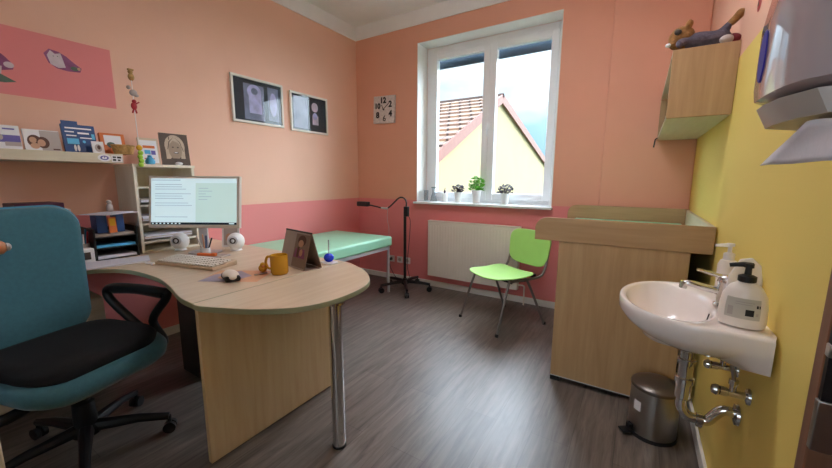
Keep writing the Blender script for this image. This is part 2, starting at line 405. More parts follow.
# doorway in the right wall: brown jamb, dark recess, strike plate
jamb = struct(MB().bb(XR-.012, XR+.2, DY1-.04, DY1+.0, 0, 2.05).bb(XR-.012, XR+.2, DY0, DY0+.04, 0, 2.05).bb(XR-.012, XR+.2, DY0, DY1, 2.01, 2.05).build('door_1', M['doorbrown'], bevel=.003))
MB().bb(XR-.01, XR+.15, DY1-.052, DY1-.04, .84, 2.01).build('door_seal', M['doordark'], jamb, label='dark recess above the strike plate')
MB().bb(XR-.014, XR+.06, DY1-.056, DY1-.04, .735, .84).bb(XR-.013, XR+.06, DY1-.058, DY1-.04, .93, .955).build('strike_plate', M['steel'], jamb, bevel=.002, label='steel strike plate')
MB().bb(XR+.16, XR+.198, DY0+.04, DY1-.06, .01, 2.01).build('door_leaf', M['doorbrown'], jamb)
# cream door leaf standing open at far left edge
dl = struct(MB().bb(-1.75, -.9, .045, .083, .01, 2.0).build('door_2', M['doorcream'], bevel=.003))
kn = MB().cyl((-.955, .083, 1.136), (-.955, .112, 1.136), .009); kn.lathe([(.008, .106), (.012, .11), (.0135, .12), (.012, .131), (.008, .135)], (-.955, 0, 1.136), axis='y', seg=20)
k_ = kn.build('door_knob', M['wedge'], dl, label='wooden door knob')
MB().lathe([(.004, .1345), (.0075, .136), (.0065, .14), (.003, .142)], (-.955, 0, 1.136), axis='y', seg=16).build('knob_cap', M['silver'], k_)

# ------------------------------------------------------------------ desk
desk = thing('desk', 'light birch corner desk with rounded end on a chrome leg', 'desk', (-1.8, 1.1, 0))
def dk(x, y): return (x+1.8, y-1.1)
ZT0, ZT1 = .72, .745
front = cr([(-1.535, .695, 0), (-1.665, .706, 0), (-1.9, .763, 0), (-2.116, .795, 0), (-2.394, .781, 0), (-2.54, .713, 0), (-2.6, .62, 0), (-2.62, .45, 0)], 6)
main = [dk(p.x, p.y) for p in front]+[dk(-2.62, -1.3), dk(XL+.003, -1.3), dk(XL+.003, 1.6), dk(-1.535, 1.6)]
def top_part(poly, name):
    mb = MB(); n = len(poly)
    lo = [mb.b.verts.new((x, y, ZT0)) for x, y in poly]; hi = [mb.b.verts.new((x, y, ZT1)) for x, y in poly]
    mb.mi = 0; mb._f(hi); mb._f(list(reversed(lo))); mb.mi = 1
    for i in range(n): mb._f([lo[i], lo[(i+1) % n], hi[(i+1) % n], hi[i]])
    return mb.build(name, [M['birch'], M['edge']], desk, bevel=.003)
top_part(main, 'worktop')
endc = cr([(-1.532, .694, 0), (-1.48, .696, 0), (-1.365, .742, 0), (-1.254, .8, 0), (-1.137, .9, 0), (-1.08, 1.04, 0), (-1.082, 1.22, 0), (-1.135, 1.36, 0), (-1.27, 1.49, 0), (-1.45, 1.58, 0), (-1.532, 1.6, 0)], 6)
top_part([dk(p.x, p.y) for p in endc], 'rounded_worktop')
def dkbox(x0, x1, y0, y1, z0, z1): return MB().bb(x0+1.8, x1+1.8, y0-1.1, y1-1.1, z0, z1)
dkbox(-1.528, -1.503, .7, 1.45, .006, ZT0).build('side_panel', M['birch_v'], desk, bevel=.002)
dkbox(-2.47, -2.22, 1.03, 1.06, 0, ZT0).build('panel_leg', M['black'], desk, bevel=.004, label='black metal panel leg')
dkbox(XL+.02, -2.64, -1.28, -1.255, 0, ZT0).build('side_panel', M['birch_v'], desk, bevel=.002)
lg = MB().lathe([(.03, .012), (.03, ZT0-.012)], (-1.112+1.8, 1.09-1.1, 0)).build('leg', M['chrome'], desk, label='chrome tube leg')
MB().lathe([(.028, 0), (.032, .002), (.032, .012), (.028, .016)], (-1.112+1.8, -.01, 0)).build('foot', M['black'], lg)
MB().lathe([(.028, ZT0-.014), (.045, ZT0-.01), (.045, ZT0)], (-1.112+1.8, -.01, 0)).build('mounting_plate', M['chrome'], lg)

# pedestal under desk
pd = thing('drawer_cabinet', 'cream drawer pedestal under the desk behind the office chair', 'cabinet', (-2.86, .48, 0))
MB().bb(-.25, .2, -.24, .24, .05, .56).build('body', M['cream_v'], pd, bevel=.003)
for i, z in enumerate((.07, .235, .4)):
    d = MB().bb(.2, .22, -.237, .237, z, z+.155).build('drawer', M['cream_v'], pd, bevel=.003)
    MB().lathe([(.006, .22), (.006, .235), (.015, .238), (.016, .248), (.01, .253)], (0, .13, z+.1), axis='x', seg=18).build('knob', M['silver'], d)
for x in (-.2, .16):
    for y in (-.19, .19):
        MB().lathe([(.012, -.012), (.025, -.01), (.025, .01), (.012, .012)], (x, y, .025), axis='y', seg=18).cyl((x, y, .03), (x, y, .052), .008, seg=8).build('castor', M['black'], pd)
tag(MB().bb(-.13, .13, -.14, .14, 0, .03).bb(-.1, .12, -.12, .1, .031, .05).build('paper_stack', M['cream_v'], bevel=.002), 'stack of cream folders on the drawer pedestal under the desk', 'papers', loc=(-2.78, .5, .561), rz=.1)

# ------------------------------------------------------------------ office chair
oc = thing('office_chair', 'teal office swivel chair with a black seat cushion at the desk', 'chair', (-2.085, .445, 0), R(17))
def rrect(hx, hy, r, n=6):
    out = []
    for cx, cy, a0 in ((hx-r, hy-r, 0), (-hx+r, hy-r, 90), (-hx+r, -hy+r, 180), (hx-r, -hy+r, 270)):
        for k in range(n+1):
            a = R(a0+90*k/n); out.append((cx+r*cos(a), cy+r*sin(a)))
    return out
def pillow(layers, r=.09, dx=0, fn=None):
    mb = MB(); rings = []
    for hx, hy, z in layers:
        rings.append([(x+dx, y, z+(fn(x, y) if fn else 0)) for x, y in rrect(hx, hy, min(r, hx*.9), 7)])
    mb.grid(rings); return mb
sag = lambda x, y: -.05*max(0, (x-.1)/.15)**2*.5
pillow([(.17, .19, .39), (.24, .26, .40), (.262, .282, .43), (.265, .285, .46), (.25, .27, .485), (.22, .24, .49)], .13, 0, sag).build('seat', M['teal'], oc, angle=60)
pillow([(.21, .235, .482), (.235, .258, .492), (.238, .262, .51), (.225, .25, .528), (.18, .2, .534), (.08, .1, .536)], .12, -.01, sag).build('seat_cushion', M['blackcloth'], oc, angle=60, label='black loose cushion')
# backrest: rounded slab curved around the sitter, leaning back
def back_pt(y, z, d):
    return (-.262-.12*(z-.5)-.0*y+.45*y*y+d, y, z)
br = MB(); shape = rrect(.256, .32, .1, 8); rings = []
for d, sc in ((-.035, .86), (-.03, .96), (-.012, 1.), (.012, 1.), (.03, .96), (.036, .86), (.038, .5)):
    rings.append([back_pt(y*sc*(1-.26*(z < 0)*abs(z/.33)**2), .80+z*(1-(1-sc)*.8), d) for y, z in shape])
br.grid(rings); br.build('backrest', M['teal'], oc, angle=70)
ed = [back_pt(y*1.0*(1-.26*(z < 0)*abs(z/.33)**2), .80+z, 0) for y, z in shape]
MB().tube(ed+[ed[0]], .007, 6).build('highlight', M['tealhighlight'], oc, label='tube coloured as a pale blue edge piping')  # painted highlight: pale rim tube stands in for window light on the edge
MB().tube([(-.1, 0, .39), (-.3, 0, .385), (-.36, 0, .45), (-.37, 0, .7)], .022, 10, 5).build('back_support', M['black'], oc)
MB().box(0, 0, .375, .22, .18, .035).build('tilt_mechanism', M['black'], oc, bevel=.008)
for sgn in (1, -1):
    MB().tube([(.1, sgn*.2, .385), (.1, sgn*.33, .39), (.02, sgn*.345, .5), (.14, sgn*.34, .645), (.1, sgn*.335, .675), (-.2, sgn*.325, .675), (-.25, sgn*.32, .62), (-.12, sgn*.33, .5), (.02, sgn*.34, .40)], .021, 10, 6).tube([(.13, sgn*.34, .662), (-.05, sgn*.335, .672), (-.2, sgn*.325, .662)], [.03, .026], 10, 4).build('armrest', M['black'], oc)
MB().lathe([(.03, .07), (.045, .1), (.04, .24), (.028, .25), (.028, .37)], (0, 0, 0)).build('column', M['black'], oc)
bs = MB().lathe([(.03, .08), (.055, .085), (.055, .12), (.035, .14)], (0, 0, 0))
for k in range(5):
    a = R(38+72*k); x, y = cos(a), sin(a)
    bs.tube([(x*.03, y*.03, .115), (x*.2, y*.2, .105), (x*.32, y*.32, .082)], [.03, .022, .018], 8)
bs.build('base', M['black'], oc, bevel=.003)
for k in range(5):
    a = R(38+72*k); x, y = cos(a)*.32, sin(a)*.32
    c_ = MB()
    for off in (-.014, .014):
        c_.tube([(x-sin(a)*(off-.009), y+cos(a)*(off-.009), .0275), (x-sin(a)*(off+.009), y+cos(a)*(off+.009), .0275)], .0275, 18)
    c_.cyl((x, y, .03), (x, y, .085), .009, seg=8); c_.build('castor', M['black'], oc)

# ------------------------------------------------------------------ shelf and bookcase on the left wall
SX1, SZ0, SZ1 = -2.83, 1.352, 1.408
sh = thing('wall_shelf', 'long pale wooden shelf on the left wall holding brochures', 'shelf', (XL+.002, -.1, SZ0))
MB().bb(0, SX1-XL-.002, -1.2, 1.06, 0, SZ1-SZ0).build('board', M['cream_v'], sh, bevel=.002)
art('round_sticker', sh, (SX1-XL-.002, .95, .006), (0, .07, 0), (0, 0, .045), [(0, 'e', .5, .5, .48, .48), (1, 'e', .5, .5, .3, .3), (0, 'e', .5, .5, .18, .18), (1, 'r', .48, .45, .53, .75)], [M['whiteprint'], M['violet']], label='round white sticker')
art('square_sticker', sh, (SX1-XL-.002, 1.0, .006), (0, .055, 0), (0, 0, .04), [(0, 'r', -.0, 0, 1, 1), (1, 'r', .1, .15, .4, .45), (1, 'r', .5, .55, .9, .85), (1, 'r', .55, .15, .8, .4), (1, 'r', .1, .6, .4, .85)], [M['whiteprint'], M['dark']], label='square printed sticker')
sh.children[1].location.y -= 1.0-.0; sh.children[1].location.y += .1*0
# shift stickers into the shelf frame (board origin is y=-0.1)
for c_ in sh.children[1:]: c_.location.y = 0
sh.children[1].location.y = -.02+.0; sh.children[2].location.y = .0
bc = thing('bookcase', 'small open pale bookcase standing on the desk behind the monitor', 'bookcase', (XL+.004, 1.195, .746))
W_, D_, H_ = .38, SX1-XL-.006, 1.35-.746
MB().bb(0, D_, -W_/2, -W_/2+.018, 0, H_-.018).build('side_panel', M['cream_white'], bc, bevel=.001)
MB().bb(0, D_, W_/2-.018, W_/2, 0, H_-.018).build('side_panel', M['cream_white'], bc, bevel=.001)
MB().bb(0, .006, -W_/2+.018, W_/2-.018, 0, H_-.018).build('back_panel', M['cream_white'], bc)
MB().bb(0, D_+.006, -W_/2-.004, W_/2+.004, H_-.018, H_).build('top_board', M['cream_white'], bc, bevel=.001)
levels = [.0, .065, .19, .318, .44]
for z in levels:
    MB().bb(.006, D_-.004, -W_/2+.018, W_/2-.018, z, z+.014).build('shelf', M['cream_white'], bc, bevel=.001)
cnt = 0
for z, nn in ((.08, 3), (.205, 4), (.333, 3)):
    for j in range(nn):
        cnt += 1
        tag(MB().bb(-.11, .11, -.15, .15, 0, .008).build('paper_stack', M['paper'] if (j+cnt) % 3 else M['greyprint']), 'loose white papers lying flat in the bookcase compartments', 'papers', group='papers in the bookcase', loc=(-2.96, 1.19, .746+z+.0145*1-.0003+.0083*j), rz=random.uniform(-.03, .03))

# things on the shelf -------------------------------------------------
def leaning(name, label, cat, y0, y1, h, shapes, mats, x=-2.95, z=SZ1, lean=12, thick=.006, body='whiteprint', group=None, rz=0):
    t_ = thing(name, label, cat, (x, (y0+y1)/2, z+.001), rz, group)
    w = (y1-y0)/2; a = R(lean)
    q = MB(); q.box(-sin(a)*h/2-thick/2*cos(a)+.0, 0, cos(a)*h/2+0*thick, thick, 2*w, h, (0, -a, 0))
    o = q.build('cover', M[body], t_)
    mn = min(v.co.z for v in o.data.vertices)
    for v in o.data.vertices: v.co.z -= mn
    art('print', t_, (cos(a)*.0005, -w, -mn), (0, 2*w, 0), (-sin(a)*h, 0, cos(a)*h), shapes, mats)
    return t_
leaning('brochure', 'white and violet brochure at the left end of the wall shelf', 'brochure', .455, .545, .135,
        [(0, 'r', .02, .02, .98, .98), (1, 'r', .1, .3, .98, .6), (2, 'r', .3, .15, .98, .32), (1, 'r', .3, .82, .8, .88), (2, 'e', .15, .5, .12, .12)], [M['whiteprint'], M['violet'], M['greyprint']])
leaning('brochure', 'white brochure partly cut off by the left edge on the wall shelf', 'brochure', .34, .448, .135,
        [(0, 'r', .02, .02, .98, .98), (1, 'r', .1, .25, .9, .6), (2, 'r', .1, .75, .8, .85)], [M['whiteprint'], M['violet'], M['greyprint']])
bk = leaning('picture_book', 'pale book with two children on the cover, leaning on wall shelf', 'book', .556, .706, .122,
        [(0, 'r', 0, 0, 1, 1), (3, 'r', .45, 0, 1, .98), (2, 'e', .28, .45, .2, .3), (1, 'e', .24, .5, .1, .15), (2, 'e', .5, .4, .18, .28), (1, 'e', .46, .38, .11, .17), (1, 'e', .27, .22, .13, .14), (2, 'r', .75, .06, .95, .12)],
        [M['whiteprint'], M['skinprint'], M['hairprint'], M['greyprint']], thick=.016, lean=14)
bl = leaning('leaflet_stack', 'dark blue leaflets stacked upright at the middle of the shelf', 'leaflets', .722, .877, .172,
        [(0, 'r', 0, 0, 1, 1), (1, 'r', .1, .85, .9, .9), (1, 'r', .08, .72, .35, .76), (1, 'r', .45, .68, .8, .74), (2, 'r', .1, .3, .45, .5), (1, 'r', .5, .52, .88, .56), (1, 'e', .3, .16, .04, .12), (1, 'e', .4, .16, .04, .12), (2, 'e', .6, .4, .05, .05), (1, 'r', .1, .58, .4, .62), (2, 'r', .86, .5, .96, .7)],
        [M['navy'], M['whiteprint'], M['lightblue']], body='navy', thick=.02)
bl2 = leaning('leaflet_stack', 'blue leaflet rising behind the dark blue leaflet stack', 'leaflets', .735, .81, .2, [(0, 'r', 0, 0, 1, 1)], [M['navy']], body='navy', x=-2.985)
leaning('postcard', 'small white and brown card in front of the blue leaflets', 'card', .835, .893, .075, [(0, 'r', 0, 0, 1, 1), (1, 'e', .5, .45, .3, .32), (2, 'e', .55, .5, .14, .18)], [M['whiteprint'], M['greyprint'], M['hairprint']], x=-2.9)
ob = leaning('orange_box', 'orange card frame with a white note behind the wicker basket', 'box', .9, 1.03, .135, [(0, 'r', 0, 0, 1, 1), (1, 'r', .15, .45, .85, .92), (2, 'e', .4, .45, .18, .14)], [M['orangecard'], M['whiteprint'], M['greenart']], body='orangecard', thick=.03, x=-2.96)
bsk = thing('wicker_basket', 'small wicker basket on the shelf below the string figures', 'basket', (-2.885, .985, SZ1+.001), 0)
MB().lathe([(.02, 0), (.05, .001), (.062, .055), (.058, .055), (.047, .006), (.02, .006)], sx=.8).build('bowl', M['wicker'], bsk)
MB().tube([(.8*.061*cos(a), .061*sin(a), .056) for a in [2*pi*k/24 for k in range(25)]], .005, 6).build('rim', M['wicker'], bsk)
tag(MB().ell((0, 0, .022), (.028, .03, .022)).build('soft_ball', M['greenart']), 'small dark green soft ball inside the wicker basket', 'toy', loc=(-2.885, .975, SZ1+.0085))
# figures on a stick
fs = thing('figure_garland', 'thin stick with three small hanging figures beside the pink rectangle', 'decoration', (-2.87, 1.07, SZ1-.05))
MB().tube([(0, 0, .051), (-.01, .0, .3), (-.02, .005, .6)], .0022, 6, 4).build('stick', M['whiteprint'], fs)
g_ = MB().ell((-.02, .005, .555), (.013, .018, .024)).ell((-.02, .003, .585), (.012, .014, .013)).box(-.02, .005, .60, .02, .03, .008); g_.build('top_figure', M['wicker'], fs, label='brown straw figure')
g_ = MB().ell((-.015, .005, .455), (.013, .022, .02), (.5, 0, 0)).ell((-.015, -.018, .485), (.012, .012, .012)); g_.ell((-.013, .02, .44), (.01, .014, .01)); g_.build('middle_figure', M['greyprint'], fs, label='white bird figure')
g_ = MB().ell((-.012, .0, .37), (.013, .017, .024)).ell((-.012, .004, .4), (.012, .013, .013)).tube([(-.012, -.002, .35), (-.012, -.012, .325)], .005, 6).tube([(-.012, .006, .35), (-.012, .012, .325)], .005, 6).tube([(-.012, .012, .385), (-.012, .032, .4)], .004, 6).build('lower_figure', M['redplastic'], fs, label='dark red figure')
# green peg with hanging tag at shelf end
pg = thing('caterpillar_toy', 'green and yellow toy hanging off the shelf end by the stick', 'toy', (-2.818, 1.05, 1.33))
c_ = MB()
for k in range(4): c_.ell((0.0, .004*(k % 2), .015+.026*k), (.009, .016, .016))
c_.build('body', M['greenplastic'], pg); MB().ell((0, 0, .125), (.010, .018, .018)).build('head', M['yellowmug'], pg)
tag(MB().lathe([(.012, 0), (.026, .003), (.03, .02), (.022, .038), (.012, .05), (.014, .058), (.006, .062)]).build('blue_figurine', M['lightblue']), 'small bright blue figurine on the bookcase top', 'figurine', loc=(-2.86, 1.12, 1.351))
leaning('framed_card', 'framed white sheet with coloured text on top of the bookcase', 'picture frame', 1.1, 1.222, .185,
        [(0, 'r', 0, 0, 1, 1), (1, 'r', .08, .06, .92, .92), (2, 'r', .2, .62, .8, .72), (3, 'r', .25, .4, .55, .55), (4, 'r', .58, .38, .8, .54), (2, 'r', .2, .2, .7, .25)],
        [M['birch'], M['whiteprint'], M['orangecard'], M['lightblue'], M['violet']], body='birch', z=1.35, x=-2.95, thick=.012, lean=8)
pt = leaning('standing_portrait', 'sepia portrait photo of a smiling child on top of bookcase', 'photo', 1.232, 1.42, .232,
        [(0, 'r', 0, 0, 1, 1), (1, 'e', .5, .6, .36, .36), (1, 'r', .16, .2, .34, .6), (1, 'r', .68, .22, .84, .6), (2, 'e', .5, .5, .24, .32), (1, 'p', [(.25, .6), (.28, .88), (.55, .93), (.76, .8), (.76, .55), (.64, .72), (.45, .78)]), (3, 'r', .3, .8, .33, .9), (3, 'p', [(.5, .9), (.3, .75), (.22, .5), (.24, .5), (.33, .74)]), (3, 'p', [(.5, .9), (.7, .75), (.8, .45), (.78, .45), (.68, .74)]), (3, 'e', .42, .57, .035, .02), (3, 'e', .6, .57, .035, .02), (3, 'e', .51, .4, .09, .03), (4, 'e', .51, .405, .06, .014), (3, 'p', [(.1, 0), (.3, .22), (.7, .22), (.92, 0)]), (2, 'e', .52, .48, .02, .04)],
        [M['sepia3'], M['sepia2'], M['sepiaface'], M['sepia3'], M['whiteprint']], body='sepia', z=1.35, x=-2.945, thick=.01, lean=6)
tag(MB().ell((0, 0, .012), (.018, .025, .012)).build('pebble', M['whiteprint']), 'small white pebble in front of the sepia portrait', 'pebble', loc=(-2.86, 1.3, 1.3505))

# ------------------------------------------------------------------ clutter on the desk along the left wall
ZD = ZT1+.0012
ar = thing('archive_box', 'cream archive box on the desk below the wall shelf', 'box', (-2.97, .555, ZD))
MB().bb(-.13, .13, -.12, .12, 0, .3).build('body', M['cream_v'], ar, bevel=.004)
MB().bb(-.134, .134, -.124, .124, .3, .33).build('lid', M['whiteprint'], ar, bevel=.004)
tag(MB().bb(-.11, .11, -.1, .1, 0, .035).build('maroon_book', M['maroon'], bevel=.004), 'maroon book lying on the cream archive box', 'book', loc=(-2.97, .555, ZD+.3315), rz=.05)
tr = thing('letter_tray', 'black tiered desk organiser filled with papers and booklets', 'organiser', (-2.94, .87, ZD))
q = MB()
for z in (0, .07, .14): q.bb(-.13, .13, -.11, .11, z, z+.005); q.bb(-.13, -.125, -.11, .11, z, z+.045)
for x in (-.125, .125):
    for y in (-.108, .108): q.box(x, y, .1, .008, .006, .2)
q.bb(-.13, .13, -.112, -.107, 0, .2); q.bb(-.13, .13, .107, .112, 0, .2)
q.build('frame', M['black'], tr)
for i, (z, c_) in enumerate(((.0055, 'paper'), (.0755, 'lightblue'), (.1455, 'greyprint'))):
    tag(MB().bb(-.11, .115, -.1, .1, 0, .016).build('paper_stack', M[c_]), ['white papers in the lowest tray of the black organiser', 'light blue folder in the middle tray of the black organiser', 'grey papers in the top tray of the black organiser'][i], 'papers', loc=(-2.94, .87, ZD+z+.0005))
bkl = leaning('booklet', 'small yellow and orange booklet leaning on the black organiser', 'booklet', .845, .885, .1, [(0, 'r', 0, 0, 1, 1), (1, 'r', .15, .45, .85, .9)], [M['orangecard'], M['yellowmug']], z=ZD+.163, x=-2.835, body='orangecard', lean=4)
leaning('binder', 'dark navy binder standing beside the black organiser', 'binder', .79, .842, .12, [(0, 'r', 0, 0, 1, 1)], [M['navy']], z=ZD+.163, x=-2.85, body='navy', thick=.1, lean=2)
leaning('binder', 'slim dark binder standing next to the bookcase', 'binder', .892, .93, .12, [(0, 'r', 0, 0, 1, 1)], [M['navy']], z=ZD+.163, x=-2.85, body='navy', thick=.1, lean=2)
tag(MB().bb(-.09, .09, -.12, .12, 0, .004).box(0, 0, .006, .15, .2, .003, .2).build('loose_sheets', M['paper']), 'white sheets lying tilted on top of the binders', 'papers', loc=(-2.86, .87, ZD+.286), rz=.5)
tag(MB().lathe([(.012, 0), (.018, .006), (.017, .036), (.012, .05)]).ell((0, 0, .06), (.014, .014, .015)).build('bear_figurine', M['greyprint'], angle=60), 'small grey and white figurine behind the loose sheets', 'figurine', loc=(-2.9, .88, ZD+.2965))
cb = thing('tissue_box', 'white box with a dark opening between papers and organiser', 'box', (-2.83, .72, ZD))
MB().bb(-.03, .03, -.05, .03, 0, .085).build('body', M['whiteprint'], cb, bevel=.004)
art('opening', cb, (.031, -.03, .02), (0, .04, 0), (0, 0, .045), [(0, 'r', 0, 0, 1, 1)], [M['dark']])
pj = thing('pen_jar', 'grey cup full of pens behind the white box', 'pen cup', (-2.89, .722, ZD))
MB().lathe([(.02, 0), (.03, .001), (.034, .11), (.031, .11), (.028, .006), (.02, .006)]).build('cup', M['greyprint'], pj)
for k, c_ in enumerate(('whiteprint', 'redplastic', 'lightblue', 'orange', 'black', 'greyprint')):
    a = k*1.05; MB().tube([(.012*cos(a), .012*sin(a), .01), (.03*cos(a), .03*sin(a), .17+.012*(k % 3))], .0045, 6).build('pen', M[c_], pj)
# papers
pp = tag(MB().prism([(-.16, -.26), (.13, -.2), (.12, .24), (-.1, .28)], 0, .012).build('paper_stack', M['paper'], bevel=.001), 'wide fan of lilac white papers lying on the desk edge beside the chair', 'papers', loc=(-2.73, .86-.02, ZD), rz=R(-8))
pp.data.transform(Matrix.Scale(.8, 4)); pp.location = (-2.66, .76, ZD)

# white ribbon/ pen
tag(MB().tube([(0, 0, .006), (.03, .02, .01), (.07, .01, .008), (.1, .03, .007), (.13, .0, .007)], .006, 8, 5).build('white_cable', M['whiteprint']), 'short curl of white cable in front of the keyboard', 'cable', loc=(-2.53, .87, ZD), rz=R(10))

# monitor -------------------------------------------------------------
mo = thing('computer_monitor', 'widescreen monitor showing a white text page on the desk', 'monitor', (-2.482, 1.196, ZD), R(32.2))
# local frame: x right, -y toward viewer
scr = bpy.data.objects.new('screen_housing', None)
W2, H2 = .3, .1715
tl = R(8.8)
def mt(x, y, z):  # tilt about x axis, centre at height .36
    return (x, y*cos(tl)-(-z)*0+ z*sin(tl)*1.0, .357+z*cos(tl)-y*sin(tl))
def mbox(mb, x0, x1, y0, y1, z0, z1):
    P = [mt(x, y, z) for x in (x0, x1) for y in (y0, y1) for z in (z0, z1)]
    v = [mb.b.verts.new(p) for p in P]
    for f in ((0, 1, 3, 2), (4, 6, 7, 5), (0, 4, 5, 1), (2, 3, 7, 6), (0, 2, 6, 4), (1, 5, 7, 3)): mb._f([v[i] for i in f])
    return mb
hs = MB(); mbox(hs, -W2, W2, 0, .03, -H2, H2); mbox(hs, -W2*.6, W2*.6, .03, .05, -H2*.6, H2*.6)
hs.build('housing', M['bezel'], mo, bevel=.004)
O = Vector(mt(-W2+.018, 0, -H2+.022)); U = Vector(mt(W2-.018, 0, -H2+.022))-O; V = Vector(mt(-W2+.018, 0, H2-.016))-O
shp = [(0, 'r', 0, 0, 1, 1), (1, 'r', .52, .06, 1, .9), (3, 'r', 0, 0, 1, .05)]
for k in range(15):
    y = .86-.05*k
    if k in (3, 7, 10, 11, 12, 13): continue
    shp.append((2, 'r', .05, y, .05+random.uniform(.3, .44), y+.012))
for k in range(5): shp.append((2, 'r', .56, .78-.06*k, .56+random.uniform(.08, .16), .79-.06*k))
shp.append((2, 'r', .02, .95, .35, .965))
for k in range(8): shp.append((0, 'r', .02+.045*k, .012, .04+.045*k, .038))
shp.append((0, 'r', .92, .012, .98, .038))
art('screen', mo, O, U, V, shp, [M['screen'], M['screen2'], M['screenline'], M['screenbar']])
MB().box(0, .075, .17, .06, .02, .34).build('stand', M['silver'], mo, bevel=.005)
MB().prism(rrect(.1, .055, .03), 0, .012).build('base', M['silver'], mo, bevel=.003)
for c_ in mo.children:
    if c_.name.startswith('base'): c_.location.y = .078
# clutter in front of monitor foot: tablet/papers with pens, orange cutter
pnh = thing('pen_holder', 'clear desk caddy with pens and scissors below the monitor', 'pen cup', (-2.43, 1.16, ZD+.006), R(30))
pnh.location = (-2.47, 1.18, ZD)
MB().lathe([(.02, 0), (.03, .001), (.03, .045), (.027, .045), (.025, .004), (.02, .004)]).build('cup', M['silver'], pnh)
for k, c_ in enumerate(('black', 'navy', 'greyprint', 'skinprint')):
    a = k*1.6+.3; MB().tube([(.01*cos(a), .01*sin(a), .006), (.045*cos(a), .045*sin(a), .11+.01*k)], .005, 6).build('pen', M[c_], pnh)
tag(MB().prism([(-.12, -.042), (.12, -.042), (.13, .042), (-.11, .042)], 0, .009).build('paper_stack', M['greyprint'], bevel=.001), 'flat grey booklet between keyboard and monitor stand', 'booklet', loc=(-2.395, 1.212, ZD), rz=R(28))
pnh.location = (-2.42, 1.21, ZD+.0102)
tag(MB().box(0, 0, .009, .13, .022, .016).box(.05, 0, .011, .03, .026, .02).build('orange_cutter', M['orange'], bevel=.004), 'orange plastic cutter knife lying on the grey booklet', 'cutter', loc=(-2.365, 1.19, ZD+.0095), rz=R(26))
whp = leaning('framed_photo', 'small white framed picture behind the monitor stand', 'picture frame', -.06, .06, .17, [(0, 'r', 0, 0, 1, 1), (1, 'r', .1, .08, .9, .92), (2, 'e', .4, .4, .2, .2)], [M['whiteprint'], M['greyprint'], M['skinprint']], z=ZD-.001, x=0, lean=10, thick=.01)
whp.location = (-2.58, 1.475, ZD); whp.rotation_euler = (0, 0, R(-50))

# speakers
def speaker(loc, lab, rz, first=None):
    if first: return copy_tree(first, loc, rz, lab)
    s_ = thing('desk_speaker', lab, 'speaker', loc, rz, 'round desk speakers')
    MB().ell((0, 0, .066), (.058, .06, .062), seg=28, rings=18).build('body', M['pvc'], s_, angle=80)
    MB().lathe([(.02, 0), (.04, .001), (.034, .012), (.02, .016)]).build('foot', M['pvc'], s_)
    # driver: ring facing local -y
    MB().lathe([(.02, -.0595), (.031, -.056), (.033, -.048), (.02, -.046)], (0, 0, .078), axis='y', seg=24).build('ring', M['silver'], s_)
    MB().lathe([(.004, -.058), (.021, -.0612), (.021, -.05), (.004, -.05)], (0, 0, .078), axis='y', seg=24).build('cone', M['dark'], s_)
    MB().ell((0, -.06, .078), (.009, .007, .009)).build('dust_cap', M['silver'], s_)
    return s_
sp = speaker((-2.76, 1.212, ZD), 'round white speaker left of the monitor stand', R(42))
del sp['group']
s2 = speaker((-2.43, 1.43, ZD), 'round white speaker right of the monitor by the couch side', R(40), sp)
# keyboard
kb = thing('keyboard', 'pale beige computer keyboard in front of the monitor', 'keyboard', (-2.225, 1.05, ZD), R(12.5))
MB().prism([(-.085, 0), (.085, 0), (.085, .03), (-.085, .014)], -.235, .235, 'yz').build('case', M['kbody'], kb, bevel=.003)
ks = MB()
for i in range(5):
    for j in range(19):
        if i == 0 and 4 <= j <= 8: continue
        y = -.062+.027*i; ks.box(-.21+.0233*j, y, .0195+.0155*(y+.085)/.17*1.0+.002, .019, .021, .008)
ks.box(-.07, -.062, .0235, .11, .021, .008)
ks.build('keys', M['keys'], kb)
pad = tag(art('mouse_pad', None, (-.15, -.12, 0), (.3, 0, 0), (0, .22, 0), [(0, 'r', 0, 0, 1, 1), (1, 'p', [(.0, .0), (.55, .0), (.75, .5), (.4, .95), (.05, .6)]), (0, 'e', .35, .4, .15, .18)], [M['padorange'], M['padviolet']]), 'thin orange and violet printed mouse pad under the mouse', 'mouse pad', loc=(-1.78, 1.05, ZT1+.0005), rz=R(32))
ms = thing('computer_mouse', 'black and cream computer mouse on the printed pad', 'mouse', (-1.735, .98, ZD+.002), R(70)); ms.scale = (1.25, 1.25, 1.25)
MB().prism([(-.028, 0), (-.03, .014), (-.022, .024), (.022, .024), (.03, .014), (.028, 0)], -.048, .048, 'xz').build('base', M['black'], ms, bevel=.006)
sh_ = MB().ell((0, 0, .018), (.03, .055, .02)); sh_.build('shell', M['keys'], ms, angle=80)
# mug
mg = thing('mug', 'yellow mug with a dark inside near the round desk end', 'mug', (-1.625, 1.19, ZD), R(200))
MB().lathe([(.02, 0), (.04, .001), (.045, .01), (.046, .105), (.043, .107), (.041, .105), (.04, .012), (.02, .01)]).build('body', M['yellowmug'], mg)
MB().lathe([(.004, .085), (.0405, .0855), (.004, .086)]).build('drink', M['coffee'], mg)
MB().tube([(.043, 0, .09), (.07, 0, .09), (.082, 0, .06), (.07, 0, .03), (.043, 0, .025)], .007, 10, 5).build('handle', M['yellowmug'], mg)
dk_ = thing('rubber_duck', 'small yellow toy duck lying beside the mug', 'toy', (-1.73, 1.16, ZD), R(-30))
MB().ell((0, 0, .023), (.032, .022, .021)).ell((.022, 0, .045), (.016, .015, .015)).build('body', M['yellowmug'], dk_, angle=80)
MB().ell((.04, 0, .043), (.008, .007, .003)).build('beak', M['orange'], dk_)
tag(MB().cyl((0, 0, .005), (.0, .045, .005), .004, seg=8).box(0, .055, .006, .016, .02, .003).build('door_key', M['steel']), 'small steel key lying beside the yellow toy duck', 'key', loc=(-1.70, 1.09, ZD), rz=R(-15))
